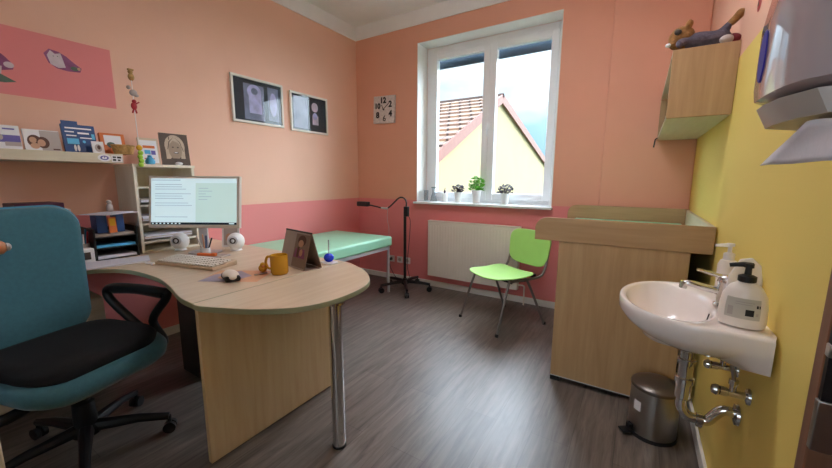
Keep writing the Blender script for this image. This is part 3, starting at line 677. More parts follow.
# calendar tent
ca = thing('desk_calendar', 'brown tent calendar with a child photo behind the mug', 'calendar', (-1.68, 1.375, ZD), R(-10))
A = [(-.15, -.05), (.135, -.05)]
q = MB(); hh = .205
def slab(mb, p0, p1, p2, p3, th):
    a, b, c, d = map(Vector, (p0, p1, p2, p3)); n = (b-a).cross(d-a).normalized()*th
    mb.grid([[a, b, c, d], [a+n, b+n, c+n, d+n]])
slab(q, (-.14, -.055, 0), (.14, -.055, 0), (.14, .0, hh), (-.14, .0, hh), .003)
slab(q, (-.14, .055, 0), (-.14, .0, hh), (.14, .0, hh), (.14, .055, 0), .003)
slab(q, (-.14, -.05, 0.0), (-.14, .05, 0.0), (.14, .05, 0.0), (.14, -.05, 0.0), .003)
q.build('card', M['card'], ca)
art('photo_page', ca, (-.136, -.0588, .002), (.272, 0, 0), (0, .0545, hh*.98),
    [(0, 'r', 0, 0, 1, 1), (1, 'r', .48, .04, 1, .96), (2, 'e', .74, .78, .16, .15), (3, 'e', .72, .7, .1, .1), (4, 'p', [(.55, .55), (.9, .55), (.95, .3), (.5, .3)]), (3, 'e', .78, .45, .06, .1), (2, 'r', .62, .32, .7, .6)],
    [M['greyprint'], M['card'], M['hairprint'], M['skinprint'], M['purpleart']])
MB().tube([(-.14, 0, hh+.002), (.14, 0, hh+.002)], .005, 8).build('binding', M['dark'], ca)
# blue desk pen stand
bp_ = thing('pen_stand', 'blue ball pen stand on a white base behind the calendar', 'pen stand', (-1.585, 1.515, ZD), 0)
MB().prism(rrect(.05, .035, .015), 0, .008).build('base', M['whiteprint'], bp_, bevel=.002)
MB().ell((0, 0, .034), (.031, .031, .027)).build('ball', M['blueplastic'], bp_, angle=80)
MB().cyl((0, 0, .055), (.002, .0, .145), .004, seg=8).build('pen', M['silver'], bp_)

# ------------------------------------------------------------------ pictures, clock, decals
def wall_pic(y0, y1, z0, z1, lab, shapes, mats):
    t_ = thing('framed_picture', lab, 'picture', (XL+.001, (y0+y1)/2, (z0+z1)/2)); w, h = (y1-y0)/2, (z1-z0)/2; f = .022
    MB().bb(0, .022, -w, w, h-f, h).bb(0, .022, -w, w, -h, -h+f).bb(0, .022, -w, -w+f, -h+f, h-f).bb(0, .022, w-f, w, -h+f, h-f).build('frame', M['frame'], t_, bevel=.003)
    MB().bb(0, .01, -w+f, w-f, -h+f, h-f).build('mount', M['photoback'], t_)
    art('print', t_, (.0101, -w+f, -h+f), (0, 2*(w-f), 0), (0, 0, 2*(h-f)), shapes, mats)
    MB().bb(.0145, .016, -w+f, w-f, -h+f, h-f).build('glass', M['picglass'], t_)
    return t_
wall_pic(1.896, 2.435, 1.765, 2.178, 'left of two white framed dark photos, nearer the shelf', [(0, 'r', .2, .04, .62, .9), (1, 'e', .42, .72, .15, .18), (1, 'r', .3, .2, .56, .66), (0, 'e', .42, .74, .07, .08), (0, 'r', .7, .08, .94, .92), (1, 'e', .82, .5, .08, .3)], [M['photowarm'], M['photoviolet']])
wall_pic(2.522, 3.037, 1.755, 2.156, 'right of two white framed dark photos, nearer the room corner', [(0, 'r', .05, .05, .45, .95), (1, 'e', .66, .72, .1, .14), (1, 'r', .58, .2, .76, .48), (2, 'e', .66, .46, .07, .1)], [M['photowarm'], M['photopink'], M['photoviolet']])
# clock
ck = thing('wall_clock', 'square pale wall clock with even black numerals by the window', 'clock', (-2.69, YB-.001, 2.083))
ck.rotation_euler = (0, R(2), 0)
MB().bb(-.157, .157, -.03, 0, -.158, .158).build('case', M['clockface'], ck, bevel=.004)
for s_, x, z, sz in (('12', -.012, .103, .09), ('2', .095, .055, .095), ('4', .1, -.052, .095), ('6', .012, -.105, .095), ('8', -.09, -.065, .095), ('10', -.095, .04, .085)):
    mtx = Matrix.Translation((x, -.0312, z)) @ Matrix.Rotation(R(90), 4, 'X')
    text_mesh('numeral', s_, sz, ck, mtx, M['ink'], .0 if s_ == '6' else .004, ext=.0015)
h_ = MB().box(-.016, -.034, .022, .008, .002, .07, (0, R(-24), 0)); h_.box(.03, -.035, .03, .007, .002, .11, (0, R(50), 0)); h_.lathe([(.003, -.037), (.008, -.036), (.008, -.031)], (0, 0, 0), axis='y', seg=12); h_.build('hands', M['ink'], ck)
# wall decals (thin vinyl animals)
def decal(lab, y, z, shapes, w=.16, h=.15):
    t_ = thing('wall_sticker', lab, 'sticker', (XL+.0004, y, z), 0)
    art('vinyl', t_, (0, -w/2, -h/2), (0, w, 0), (0, 0, h), shapes, [M['purpleart'], M['greyart'], M['greenart'], M['skinprint']])
    return t_
decal('pale and mauve animal sticker in the middle of pink rectangle', .815, 1.975, [(0, 'p', [(0, .75), (.15, 1), (.4, .95), (.6, .8), (.8, .55), (1, .35), (.95, .15), (.6, .1), (.3, .15), (.1, .35)]), (1, 'p', [(.08, .7), (.18, .95), (.3, .82), (.45, .9), (.5, .6), (.55, .25), (.35, .18), (.15, .3)]), (2, 'e', .8, .28, .12, .1), (3, 'e', .92, .3, .05, .07), (2, 'e', .25, .7, .02, .02), (2, 'e', .36, .72, .02, .02)], .17, .125)
decal('mauve and green animal sticker at the left edge of pink rectangle', .535, 1.885, [(0, 'p', [(.2, .95), (.5, 1), (.7, .85), (.95, .6), (.9, .45), (.5, .35), (.1, .4)]), (1, 'e', .8, .58, .15, .1), (1, 'p', [(.3, .3), (.55, .25), (.6, .5), (.35, .55)]), (2, 'p', [(.0, .15), (.45, .28), (.95, .05), (.6, -.02), (.1, 0)])], .14, .17)
# red sticker on right wall above dispenser
rs = thing('red_sticker', 'small red sticker high on the right wall above the dispenser', 'sticker', (XR+.0003, 2.03, 1.965))
art('vinyl', rs, (0, .035, -.035), (0, -.07, 0), (0, 0, .07), [(0, 'e', .5, .5, .5, .5), (1, 'e', .2, .5, .12, .12), (1, 'e', .6, .7, .08, .08)], [M['redplastic'], M['dark']])

# ------------------------------------------------------------------ couch
co = thing('examination_couch', 'mint green padded examination couch along the left wall', 'couch', (-2.7, 2.4, 0))
MB().bb(-.425, .425, -.76, .73, .525, .635).build('padded_top', M['mint'], co, bevel=.022, segs=4)
MB().bb(-.4, .41, -.73, .7, .49, .524).build('frame', M['silver'], co, bevel=.003)
for x in (-.38, .395):
    for y in (-.7, .69): MB().cyl((x, y, 0), (x, y, .49), .014, seg=12).build('leg', M['silver'], co)
# ------------------------------------------------------------------ rolling lamp
la = thing('floor_lamp', 'black gooseneck examination lamp on a five castor base', 'lamp', (-2.19, 3.25, 0))
MB().cyl((0, 0, .06), (0, 0, .9), .016, seg=16).lathe([(.03, .07), (.034, .1), (.022, .14)], (0, 0, 0)).build('pole', M['blackmetal'], la)
MB().box(.02, 0, .905, .05, .045, .11).build('control_box', M['blackmetal'], la, bevel=.005)
MB().tube([(.015, 0, .95), (.02, 0, 1.0), (.0, 0, 1.04), (-.04, 0, 1.058), (-.09, 0, 1.045), (-.15, 0, .995), (-.22, 0, .94), (-.26, 0, .925), (-.33, 0, .928), (-.4, 0, .94), (-.52, 0, .955)], .0085, 10, 4).build('gooseneck', M['blackmetal'], la)
MB().tube([(-.235, -.0, .934), (-.26, 0, .925), (-.33, 0, .928)], .011, 10, 4).build('grip', M['silver'], la, label='silver grip on gooseneck')
MB().box(-.6, 0, .963, .16, .06, .055).build('lamp_head', M['blackmetal'], la, bevel=.008)
bs = MB().lathe([(.02, .075), (.045, .08), (.045, .11), (.025, .12)])
for k in range(5):
    a = R(20+72*k); x, y = cos(a), sin(a); bs.tube([(x*.02, y*.02, .105), (x*.16, y*.16, .1), (x*.29, y*.29, .085)], [.022, .015], 8)
bs.build('base', M['blackmetal'], la)
for k in range(5):
    a = R(20+72*k); x, y = cos(a)*.285, sin(a)*.285; c_ = MB()
    for off in (-.012, .012): c_.tube([(x-sin(a)*(off-.008), y+cos(a)*(off-.008), .03), (x-sin(a)*(off+.008), y+cos(a)*(off+.008), .03)], .03, 16)
    c_.cyl((x, y, .03), (x, y, .09), .009, seg=8); c_.build('castor', M['blackmetal'], la)
MB().tube([(.02, .02, .86), (.05, .03, .8), (.04, .03, .6), (.02, .02, .3), (.05, .03, .13)], .003, 6, 5).build('cable', M['black'], la)
MB().tube([(-.24, 0, .925), (-.245, 0, .8), (-.2, -.03, .66), (-.215, -.05, .3), (-.215, -.055, .05), (-.14, -.03, .01)], .003, 6, 6).build('cord', M['greyprint'], la, label='pale hanging cord')
# sockets
for x, lb in ((-2.6, 'socket with a black plug, leftmost of three under the window side'), (-2.475, 'middle one of the three white wall sockets'), (-2.362, 'right one of the three white wall sockets by the lamp pole')):
    so = thing('wall_socket', lb, 'socket', (x, YB-.001, .262), group='white wall sockets')
    MB().bb(-.04, .04, -.012, 0, -.04, .04).build('plate', M['whiteprint'], so, bevel=.004)
    MB().lathe([(.018, -.0122), (.022, -.014), (.022, -.0125)], axis='y').build('insert', M['greyprint'], so)
    del so['group']
    if x == -2.6:
        pl = thing('power_plug', 'black plug with cable in the leftmost wall socket', 'plug', (x, YB-.0155, .262))
        MB().lathe([(.018, 0), (.018, -.03), (.01, -.04)], axis='y').build('body', M['black'], pl)
        MB().tube([(0, -.038, 0), (.02, -.05, -.1), (.12, -.06, -.22), (.3, -.12, -.254)], .004, 6, 6).build('cable', M['black'], pl)
# radiator
ra = thing('radiator', 'white ribbed panel radiator under the window', 'radiator', (-1.49, YB-.045, 0))
rb = MB().bb(-.53, .52, -.055, .0, .15, .79)
for k in range(30):
    x = -.5+.0345*k; rb.bb(x, x+.012, -.061, -.055, .2, .745)
rb.build('panel', M['rad'], ra, bevel=.003)
MB().bb(-.53, .52, -.06, .002, .785, .797).build('top_grille', M['rad'], ra, bevel=.002)
MB().lathe([(.02, .52), (.022, .56), (.015, .6)], (0, -.03, .76), axis='x').build('valve', M['whiteprint'], ra)
MB().tube([(.52, -.03, .2), (.58, -.03, .2), (.585, -.03, .15), (.585, -.03, 0.001)], .008, 8, 3).build('pipe', M['rad'], ra)
MB().bb(-.4, -.36, .0, .044, .25, .7).bb(.36, .4, .0, .044, .25, .7).build('bracket', M['rad'], ra)

# ------------------------------------------------------------------ green chair
gc = thing('visitor_chair', 'lime green plastic visitor chair with grey tube legs', 'chair', (-.965, 2.99, 0), R(-28.5))
def surf(name, f, nu, nv, th, m, parent):
    mb = MB(); g = [[Vector(f(u/nu, v/nv)) for v in range(nv+1)] for u in range(nu+1)]
    V = [[mb.b.verts.new(p) for p in r] for r in g]
    for i in range(nu):
        for j in range(nv): mb._f([V[i][j], V[i+1][j], V[i+1][j+1], V[i][j+1]])
    o = mb.build(name, m, parent, angle=80)
    sd = o.modifiers.new('solid', 'SOLIDIFY'); sd.thickness = th; sd.offset = 0
    bv = o.modifiers.new('bevel', 'BEVEL'); bv.width = th*.4; bv.segments = 2; bv.limit_method = 'ANGLE'; bv.angle_limit = R(50)
    return o
def sq(u, v, hx, hy, p=5):  # superellipse disc mapping of unit square
    x, y = 2*u-1, 2*v-1
    r = max(abs(x), abs(y)); l = (abs(x)**p+abs(y)**p)**(1/p) or 1
    k = r/l
    return x*k*hx, y*k*hy
def seatf(u, v):
    x, y = sq(u, v, .23, .215)
    z = .445+.045*(x/.23)**2*.6 - .02*(1-(y/.215)**2)+ (.0 if y > -.12 else -.25*(y+.12)**2*8*.3) + (.12*(y-.12)**2*10*.3 if y > .12 else 0)
    return x, y-.03, z
surf('seat', seatf, 20, 20, .012, M['lime'], gc)
def backf(u, v):
    x, z = sq(u, v, .235, .16, 4)
    zz = .645+z; 
    return x*(1+.06*z/.16), .245+.14*(zz-.5)-.35*x*x*1.0+.05, zz
surf('backrest', backf, 20, 16, .012, M['lime'], gc)
r_ = .011
for sx in (-1, 1):
    MB().tube([(sx*.245, -.275, 0), (sx*.215, -.14, .41), (sx*.21, -.1, .425), (sx*.21, .0, .425)], r_, 10, 4).build('leg', M['greytube'], gc)
    MB().tube([(sx*.25, .27, 0), (sx*.215, .08, .4), (sx*.21, .03, .42), (sx*.21, -.04, .427)], r_, 10, 4).build('leg', M['greytube'], gc)
    MB().tube([(sx*.21, 0, .423), (sx*.215, .17, .425), (sx*.218, .245, .445), (sx*.218, .285, .53), (sx*.218, .325, .72)], r_, 10, 5).build('back_frame', M['greytube'], gc)
    for yy, xx in ((-.275, .245), (.27, .25)):
        MB().lathe([(.012, 0), (.015, .002), (.0145, .02), (.011, .024)], (sx*xx, yy, 0)).build('foot_cap', M['black'], gc)
MB().tube([(-.21, -.1, .415), (.21, -.1, .415)], .009, 8).tube([(-.21, .05, .415), (.21, .05, .415)], .009, 8).build('crossbar', M['black'], gc)
MB().box(0, .19, .435, .36, .05, .025).build('rear_bracket', M['black'], gc, bevel=.005)

# ------------------------------------------------------------------ window sill items
ZS = WZ0+.0058
SY = YB+.1
def plant(x, lab, leafm, n, h, spread, r=.048, ph=.115):
    t_ = thing('potted_plant', lab, 'plant', (x, SY, ZS))
    MB().lathe([(.02, 0), (r*.72, .001), (r*.98, ph), (r*1.06, ph), (r*1.06, ph-.008), (r*.92, ph-.006), (r*.9, ph-.012), (.01, ph-.013)]).build('pot', M['potwhite'], t_)
    MB().lathe([(.005, ph-.02), (r*.9, ph-.018), (.005, ph-.01)]).build('soil', M['soil'], t_)
    mb = MB()
    for k in range(n):
        a = random.uniform(0, 2*pi); rr = spread*sqrt(random.random()); z = ph+.004+h*(random.random()**1.15)*(1-.35*(rr/spread)**2)
        if rr > r*.9: z = max(z, ph+.004)
        c = Vector((rr*cos(a), rr*sin(a)*.8, z)); L = random.uniform(.026, .042); w = L*.6
        d = Vector((cos(a+random.uniform(-.9, .9)), sin(a+random.uniform(-.9, .9)), random.uniform(-.5, .8))).normalized()
        sd = d.cross(Vector((random.uniform(-.4, .4), random.uniform(-.4, .4), 1))).normalized(); up = sd.cross(d)*L*.12
        P = [c-d*L/2, c-sd*w/2-up, c+d*L/2, c+sd*w/2-up, c+up]
        v = [mb.b.verts.new(p) for p in P]
        for i in range(4): mb._f([v[i], v[(i+1) % 4], v[4]])
    for k in range(10):
        a = k*.63; mb.tube([(0, 0, ph-.012), (.4*spread*cos(a), .4*spread*sin(a), ph+h*.6)], .0016, 5)
    mb.build('foliage', leafm, t_, recalc=False)
    return t_
plant(-1.745, 'small white pot with a purple leaved plant left of the basil', M['leafpurple'], 130, .09, .07)
plant(-1.525, 'white pot with a bushy bright green plant at window middle', M['leaf'], 260, .16, .085, .054, .14)
plant(-1.2, 'white pot with a dark violet plant right of the window middle', M['leafpurple'], 150, .095, .085)
jr = thing('glass_jar', 'small clear glass vase with a dark rim at sill left', 'vase', (-2.06, SY, ZS))
MB().lathe([(.015, 0), (.042, .002), (.03, .06), (.018, .1), (.022, .16), (.018, .16), (.014, .1), (.026, .06), (.036, .006), (.01, .005)]).build('body', M['glassjar'], jr)
MB().lathe([(.019, .155), (.03, .158), (.03, .168), (.019, .168)]).build('rim', M['greenart'], jr)
j2 = thing('glass_bottle', 'slim clear glass leftmost on the window sill', 'glass', (-2.165, SY, ZS))
MB().lathe([(.01, 0), (.025, .002), (.027, .13), (.024, .13), (.022, .006), (.01, .005)]).build('body', M['glassjar'], j2)
cn = thing('candle_holder', 'small white candle holder with a grey bud beside the glass vase', 'candle holder', (-1.915, SY, ZS))
MB().lathe([(.02, 0), (.035, .001), (.038, .1), (.034, .1), (.02, .096)]).build('cup', M['potwhite'], cn)
MB().ell((0, 0, .115), (.013, .013, .022)).cyl((0, 0, .13), (.004, 0, .16), .004, seg=6).build('bud', M['leafpurple'], cn)

# ------------------------------------------------------------------ changing table
ct = thing('changing_table', 'tall beech changing table with a mint mat and raised edges', 'changing table', (-.1, 2.23, 0))
def arcboard(x0, x1, z0, z1, r=.07):
    return [(x0, z0), (x1, z0), (x1, z1)]+[(x0+r-r*sin(a), z1-r+r*cos(a)) for a in [R(90*k/8) for k in range(9)]]
CL = 1.17
MB().prism(arcboard(-.43, .432, .895, 1.034), 0, .02, 'xz').build('side_board', M['beech_x'], ct, bevel=.002)
MB().prism(arcboard(-.43, .432, .895, 1.042), CL-.02, CL, 'xz').build('side_board', M['beech_x'], ct, bevel=.002)
MB().bb(.412, .432, .02, CL-.02, .895, 1.034).build('back_board', M['cream_v'], ct, bevel=.002)
MB().bb(-.37, .412, .02, CL-.02, .895, .91).build('tray', M['beech_x'], ct)
MB().bb(-.287, .345, .004, .024, .03, .894).build('end_panel', M['beech_v'], ct, bevel=.002)
MB().bb(-.287, .345, CL-.024, CL-.004, .03, .894).build('end_panel', M['beech_v'], ct, bevel=.002)
MB().bb(-.25, .345, .024, CL-.024, .06, .08).bb(-.25, .345, .024, CL-.024, .45, .468).build('shelf', M['beech_x'], ct)
MB().bb(.33, .345, .024, CL-.024, .08, .894).build('rear_panel', M['doordark'], ct)
MB().bb(-.27, -.252, .026, CL/2-.002, .07, .894).build('door', M['beech_v'], ct, bevel=.002); MB().bb(-.27, -.252, CL/2+.002, CL-.026, .07, .894).build('door', M['beech_v'], ct, bevel=.002)
for x in (-.26, .31):
    for y in (.02, CL-.05): MB().bb(x-.027, x+.027, y-.014, y+.03, 0, .03).build('foot', M['black'], ct)
MB().bb(-.285, .345, .001, .0035, .032, .036).build('edge_strip', M['silver'], ct)
cm = thing('changing_mat', 'mint green mat lying in the changing table tray', 'mat', (-.1, 2.815, .9105))
MB().bb(-.36, .39, -.55, .55, 0, .022).build('pad', M['mintmat'], cm, bevel=.009, segs=3)

# ------------------------------------------------------------------ shelf box on the right wall + plush
sb = thing('wall_cabinet', 'open beech box shelf high on the right wall', 'wall shelf', (.2, 2.29, 1.575))
BL = 1.23
MB().bb(-.12, .138, 0, .02, .0, .33).build('side_panel', M['beech_v'], sb, bevel=.002)
MB().bb(-.12, .138, BL-.02, BL, .0, .33).build('side_panel', M['beech_v'], sb, bevel=.002)
MB().bb(-.12, .138, .02, BL-.02, .0, .018).build('bottom_board', M['cream_v'], sb, bevel=.001)
MB().bb(-.12, .138, .02, BL-.02, .312, .33).build('top_board', M['cream_v'], sb, bevel=.001)
MB().bb(.128, .138, .02, BL-.02, .018, .312).build('back_board', M['cream_v'], sb)
MB().tube([(-.118, 1.12, .01), (-.133, 1.12, -.0), (-.137, 1.12, -.03), (-.14, 1.11, -.06)], .005, 6, 4).build('strap', M['black'], sb, label='short black hanging strap')
tag(MB().bb(-.04, .04, -.15, .15, 0, .12).build('cloth_pile', M['greyprint'], bevel=.02), 'grey folded cloths inside the open box shelf', 'cloths', loc=(.15, 3.1, 1.5935))
pz = thing('plush_toy', 'brown and grey plush animal lying on top of the box shelf', 'plush toy', (.212, 2.35, 1.9055))
def fuse(mb, name, m, parent, vox=.008):
    o = mb.build(name, m, parent, angle=180); md = o.modifiers.new('remesh', 'REMESH'); md.mode = 'VOXEL'; md.voxel_size = vox; md.use_smooth_shade = True
    sm = o.modifiers.new('smooth', 'SMOOTH'); sm.factor = .8; sm.iterations = 4
    return o
bd = MB().ell((-.03, 0, .043), (.09, .045, .04)).ell((.03, 0, .04), (.07, .042, .038))
bd.tube([(-.07, -.02, .05), (-.11, -.05, .03), (-.1, -.06, .012)], [.022, .016], 10, 3).tube([(.04, 0, .05), (.085, -.01, .095)], [.02, .018], 10)
fuse(bd, 'body', M['plushgrey'], pz)
hd_ = MB().ell((-.1, 0, .066), (.058, .052, .058)).ell((-.125, -.015, .04), (.03, .03, .028)).ell((-.075, -.045, .118), (.02, .012, .02)).ell((-.075, .045, .118), (.02, .012, .02)); fuse(hd_, 'head', M['plushbrown'], pz)
MB().ell((-.155, -.03, .034), (.012, .012, .01)).build('nose', M['whiteprint'], pz, label='white snout tip')
MB().ell((-.12, -.048, .085), (.016, .01, .014)).build('eye_patch', M['dark'], pz)
pw = MB().tube([(.08, -.01, .09), (.115, -.012, .13)], [.018, .02], 10).ell((.118, -.012, .135), (.022, .018, .022)); fuse(pw, 'raised_paw', M['plushbrown'], pz)
MB().ell((.1, -.02, .024), (.03, .025, .022)).build('foot', M['plushred'], pz)
MB().ell((.075, -.035, .02), (.028, .02, .02)).build('foot', M['greyprint'], pz)

# ------------------------------------------------------------------ sink
sk = thing('wash_basin', 'white ceramic wash basin mounted on the yellow wall', 'sink', (0, 0, 0))
CX, CY = .145, 1.475
def halfw(x):
    if x >= .2: return .262
    q = (.2-x)/.232
    return .262*sqrt(max(0, 1-q**2.1)) if q < 1 else -1
def outer(a):
    lo, hi = 0, .6
    for _ in range(40):
        m_ = (lo+hi)/2; x = CX+m_*cos(a); y = m_*sin(a)
        if x <= XR-.002 and abs(y) <= halfw(x): lo = m_
        else: hi = m_
    return (CX+lo*cos(a), CY+lo*sin(a))
N_ = 72; angs = [2*pi*k/N_ for k in range(N_)]
OUT = [outer(a) for a in angs]
def ring_in(cx, cy, rx, ry, z): return [(cx+rx*cos(a), cy+ry*sin(a), z) for a in angs]
def ring_out(s, z, cx=CX, cy=CY, keep=True):
    out = []
    for (x, y) in OUT:
        nx, ny = cx+(x-cx)*s, cy+(y-cy)*s
        if keep and x > XR-.02: nx = x
        out.append((nx, ny, z))
    return out
def lerp(r1, r2, t, z=None): return [tuple(a*(1-t)+b*t for a, b in zip(p, q)) for p, q in zip(r1, r2)]
top = ring_out(.985, .853)
inn = ring_in(.115, CY, .125, .215, .846)
bot_c = (.188, CY-.0)
drain = [(bot_c[0]+.056*cos(a), bot_c[1]+.056*sin(a), .70) for a in angs]
drain2 = [(bot_c[0]+.04*cos(a), bot_c[1]+.04*sin(a), .685) for a in angs]
o0 = ring_out(1., .845); o1 = ring_out(1., .815)
def under(t, z):
    out = []
    for (x, y), d in zip(OUT, drain):
        wl = max(0, (x-.22)/.12); tt = t*(1-.0*wl)
        nx, ny = x*(1-tt)+d[0]*tt, y*(1-tt)+d[1]*tt
        if x > XR-.02: nx = x*(1-max(0, t-.35)/.65)+d[0]*max(0, t-.35)/.65; ny = y*(1-max(0, t-.35)/.65)+d[1]*max(0, t-.35)/.65
        out.append((nx, ny, z+ (0)))
    return out
rings = [[(p[0], p[1], .69) for p in ring_in(.12, CY, .012, .015, .69)],
         ring_in(.12, CY, .04, .06, .705), ring_in(.12, CY, .08, .14, .735), ring_in(.117, CY, .105, .185, .785), ring_in(.115, CY, .118, .207, .83), inn,
         lerp(inn, top, .12), lerp(inn, top, .85), top, o0, o1, under(.12, .785), under(.32, .755), under(.6, .725), under(.85, .71), drain, drain2]
rings[7] = [(p[0], p[1], .855) for p in rings[7]]; rings[6] = [(p[0], p[1], .852) for p in rings[6]]
MB().grid(rings).build('basin', M['ceramic'], sk, angle=60)
MB().lathe([(.01, .694), (.024, .7005), (.024, .703), (.01, .702)], (.12, CY, .006)).build('drain', M['chrome'], sk)
MB().box(.2245, CY-.02, .812, .002, .008, .028, (0, .18, 0)).build('overflow_slot', M['dark'], sk)
# tap
tp = thing('basin_tap', 'chrome lever tap on the back of the wash basin', 'tap', (.262, 1.475, .8555))
MB().lathe([(.028, 0), (.027, .006), (.022, .01), (.022, .075), (.024, .08), (.02, .09)]).build('body', M['chrome'], tp)
MB().tube([(-.01, 0, .045), (-.05, -.0, .052), (-.09, 0, .06), (-.11, 0, .058)], [.013, .01], 12, 4).tube([(-.108, 0, .066), (-.11, 0, .042)], .0115, 12).build('spout', M['chrome'], tp)
MB().tube([(.005, 0, .09), (-.03, 0, .1), (-.078, -.003, .112)], [.009, .005], 10, 3).ell((0, 0, .09), (.022, .022, .014)).build('lever', M['chrome'], tp)
# soap bottles
s1_ = thing('soap_bottle', 'cream soap bottle with black pump at the near basin corner', 'soap dispenser', (.272, 1.292, .8562), R(-12))
MB().lathe([(.02, 0), (.048, .002), (.052, .015), (.051, .06), (.047, .09), (.034, .115), (.019, .125), (.016, .132)], sx=1., sy=.62, seg=32).build('bottle', M['soapcream'], s1_, angle=60)
MB().lathe([(.018, .127), (.02, .129), (.02, .143), (.012, .147), (.008, .148), (.007, .168)]).build('collar', M['black'], s1_)
MB().tube([(.008, 0, .172), (-.012, -.0, .174), (-.04, -.0, .168)], [.009, .0055], 8, 2).lathe([(.005, .166), (.011, .167), (.011, .178), (.006, .18)]).build('pump', M['black'], s1_)
lab_ = MB()
for (a0, a1, z0, z1, mi, rr) in ((-2.35, -.8, .028, .085, 0, 1.0), (-1.45, -1.1, .038, .056, 1, 1.006), (-2.2, -1.95, .035, .06, 2, 1.006), (-1.02, -.93, .062, .07, 1, 1.006), (-.9, -.84, .062, .07, 1, 1.006), (-1.9, -1.1, .074, .076, 2, 1.006), (-1.9, -1.2, .068, .07, 2, 1.006), (-1.02, -.9, .04, .048, 2, 1.006)):
    lab_.mi = mi; K = 10
    def lp(a, z):
        r = (.0517 if z < .06 else .0517-.004*((z-.06)/.03)**1.5)*rr+.0004
        return (r*cos(a), r*.62*sin(a), z)
    for i in range(K):
        a, b = a0+(a1-a0)*i/K, a0+(a1-a0)*(i+1)/K
        zs = [z0, (z0+z1)/2, z1]
        for j in range(2): lab_.poly([lp(a, zs[j]), lp(b, zs[j]), lp(b, zs[j+1]), lp(a, zs[j+1])])
lab_.build('label_print', [M['label'], M['ink'], M['greyprint']], s1_, recalc=False)
s3 = thing('soap_bottle', 'slim white pump bottle at the far side of the tap', 'soap dispenser', (.285, 1.62, .8562), R(20))
MB().lathe([(.015, 0), (.026, .002), (.028, .01), (.028, .11), (.022, .125), (.012, .13)]).build('bottle', M['soapcream'], s3)
MB().lathe([(.014, .128), (.016, .13), (.016, .15), (.006, .155), (.006, .175), (.012, .176), (.012, .186)]).tube([(0, 0, .18), (-.045, 0, .178)], [.008, .005], 8).build('pump', M['whiteprint'], s3)
wp = thing('soap_holder', 'white curved plastic holder leaning on the wall behind soap', 'holder', (.337, 1.43, .8562), 0)
MB().prism([(-.085, 0), (0, 0), (.0, .1), (-.008, .15), (-.03, .172), (-.058, .165), (-.08, .11)], .0, .008, 'xz').build('shield', M['whiteprint'], wp, bevel=.003)
MB().prism([(.008, 0), (.06, 0), (.008, .12)], -.009, -.001, 'yz').build('side', M['whiteprint'], wp, bevel=.002)
# siphon
si = thing('drain_siphon', 'chrome bottle siphon below the wash basin', 'siphon', (.188, 1.475, 0))
MB().lathe([(.02, .50), (.024, .505), (.024, .56), (.029, .562), (.029, .58), (.022, .582), (.022, .63), (.028, .632), (.028, .648), (.021, .65), (.021, .684)]).build('trap_body', M['chrome'], si)
MB().tube([(.0, 0, .52), (0, 0, .47), (.02, 0, .44), (.055, 0, .435)], .017, 14, 4).build('lower_bend', M['chrome'], si)
MB().tube([(.05, 0, .435), (.075, 0, .44), (.1, 0, .48), (.12, 0, .495), (.149, 0, .49)], .016, 14, 5).build('outlet_pipe', M['chrome'], si)
MB().lathe([(.02, .045), (.024, .047), (.024, .062), (.02, .064)], (0, 0, .435), axis='x').build('nut', M['chrome'], si)
MB().lathe([(.018, .138), (.034, .142), (.036, .15)], (0, 0, .49), axis='x').build('wall_flange', M['chrome'], si)
def valve(y, z, lab, first=None):
    if first: return copy_tree(first, (XR-.001, y, z), None, lab)
    v = thing('angle_valve', lab, 'valve', (XR-.001, y, z))
    MB().lathe([(.026, 0), (.024, -.006), (.011, -.01), (.011, -.05), (.014, -.052), (.014, -.07)], axis='x').build('body', M['chrome'], v)
    MB().lathe([(.012, -.07), (.016, -.073), (.017, -.08), (.013, -.09), (.008, -.092)], axis='x').build('handwheel', M['chrome'], v)
    MB().cyl((-.04, 0, .005), (-.04, 0, .045), .009).cyl((-.04, 0, .03), (-.04, 0, .045), .012).build('outlet', M['chrome'], v)
    MB().tube([(-.04, 0, .045), (-.045, .0, .07), (-.05, .005, .095)], .0055, 8, 5).build('hose', M['steel'], v)
    return v
v1 = valve(1.395, .6, 'chrome angle valve nearer the viewer under the wash basin')
valve(1.56, .61, 'chrome angle valve farther back under the wash basin', v1)

# ------------------------------------------------------------------ pedal bin
pb = thing('pedal_bin', 'round steel pedal bin between wash basin and changing table', 'bin', (.15, 2.005, 0), R(215))
MB().lathe([(.05, .008), (.102, .008), (.104, .02), (.104, .245), (.1, .25)]).build('body', M['steel'], pb)
MB().lathe([(.09, 0), (.108, .001), (.108, .018), (.1, .02)]).build('base_ring', M['black'], pb)
MB().lathe([(.104, .246), (.107, .25), (.106, .262), (.095, .272), (.06, .281), (.02, .285), (.002, .285)]).build('lid', M['binlid'], pb)
MB().box(.13, 0, .02, .06, .045, .008).box(.115, 0, .04, .02, .03, .03).build('pedal', M['black'], pb, bevel=.003)
lab2 = MB()
for i in range(6):
    a, b = .02+.06*i, .08+.06*i
    lab2.poly([(.1046*cos(a), .1046*sin(a), .14), (.1046*cos(b), .1046*sin(b), .14), (.1046*cos(b), .1046*sin(b), .19), (.1046*cos(a), .1046*sin(a), .19)])
lab2.build('paper_label', M['whiteprint'], pb, recalc=False)

# ------------------------------------------------------------------ towel dispenser
td = thing('towel_dispenser', 'large glossy paper towel dispenser on the right wall', 'dispenser', (XR-.001, .66, 1.363))
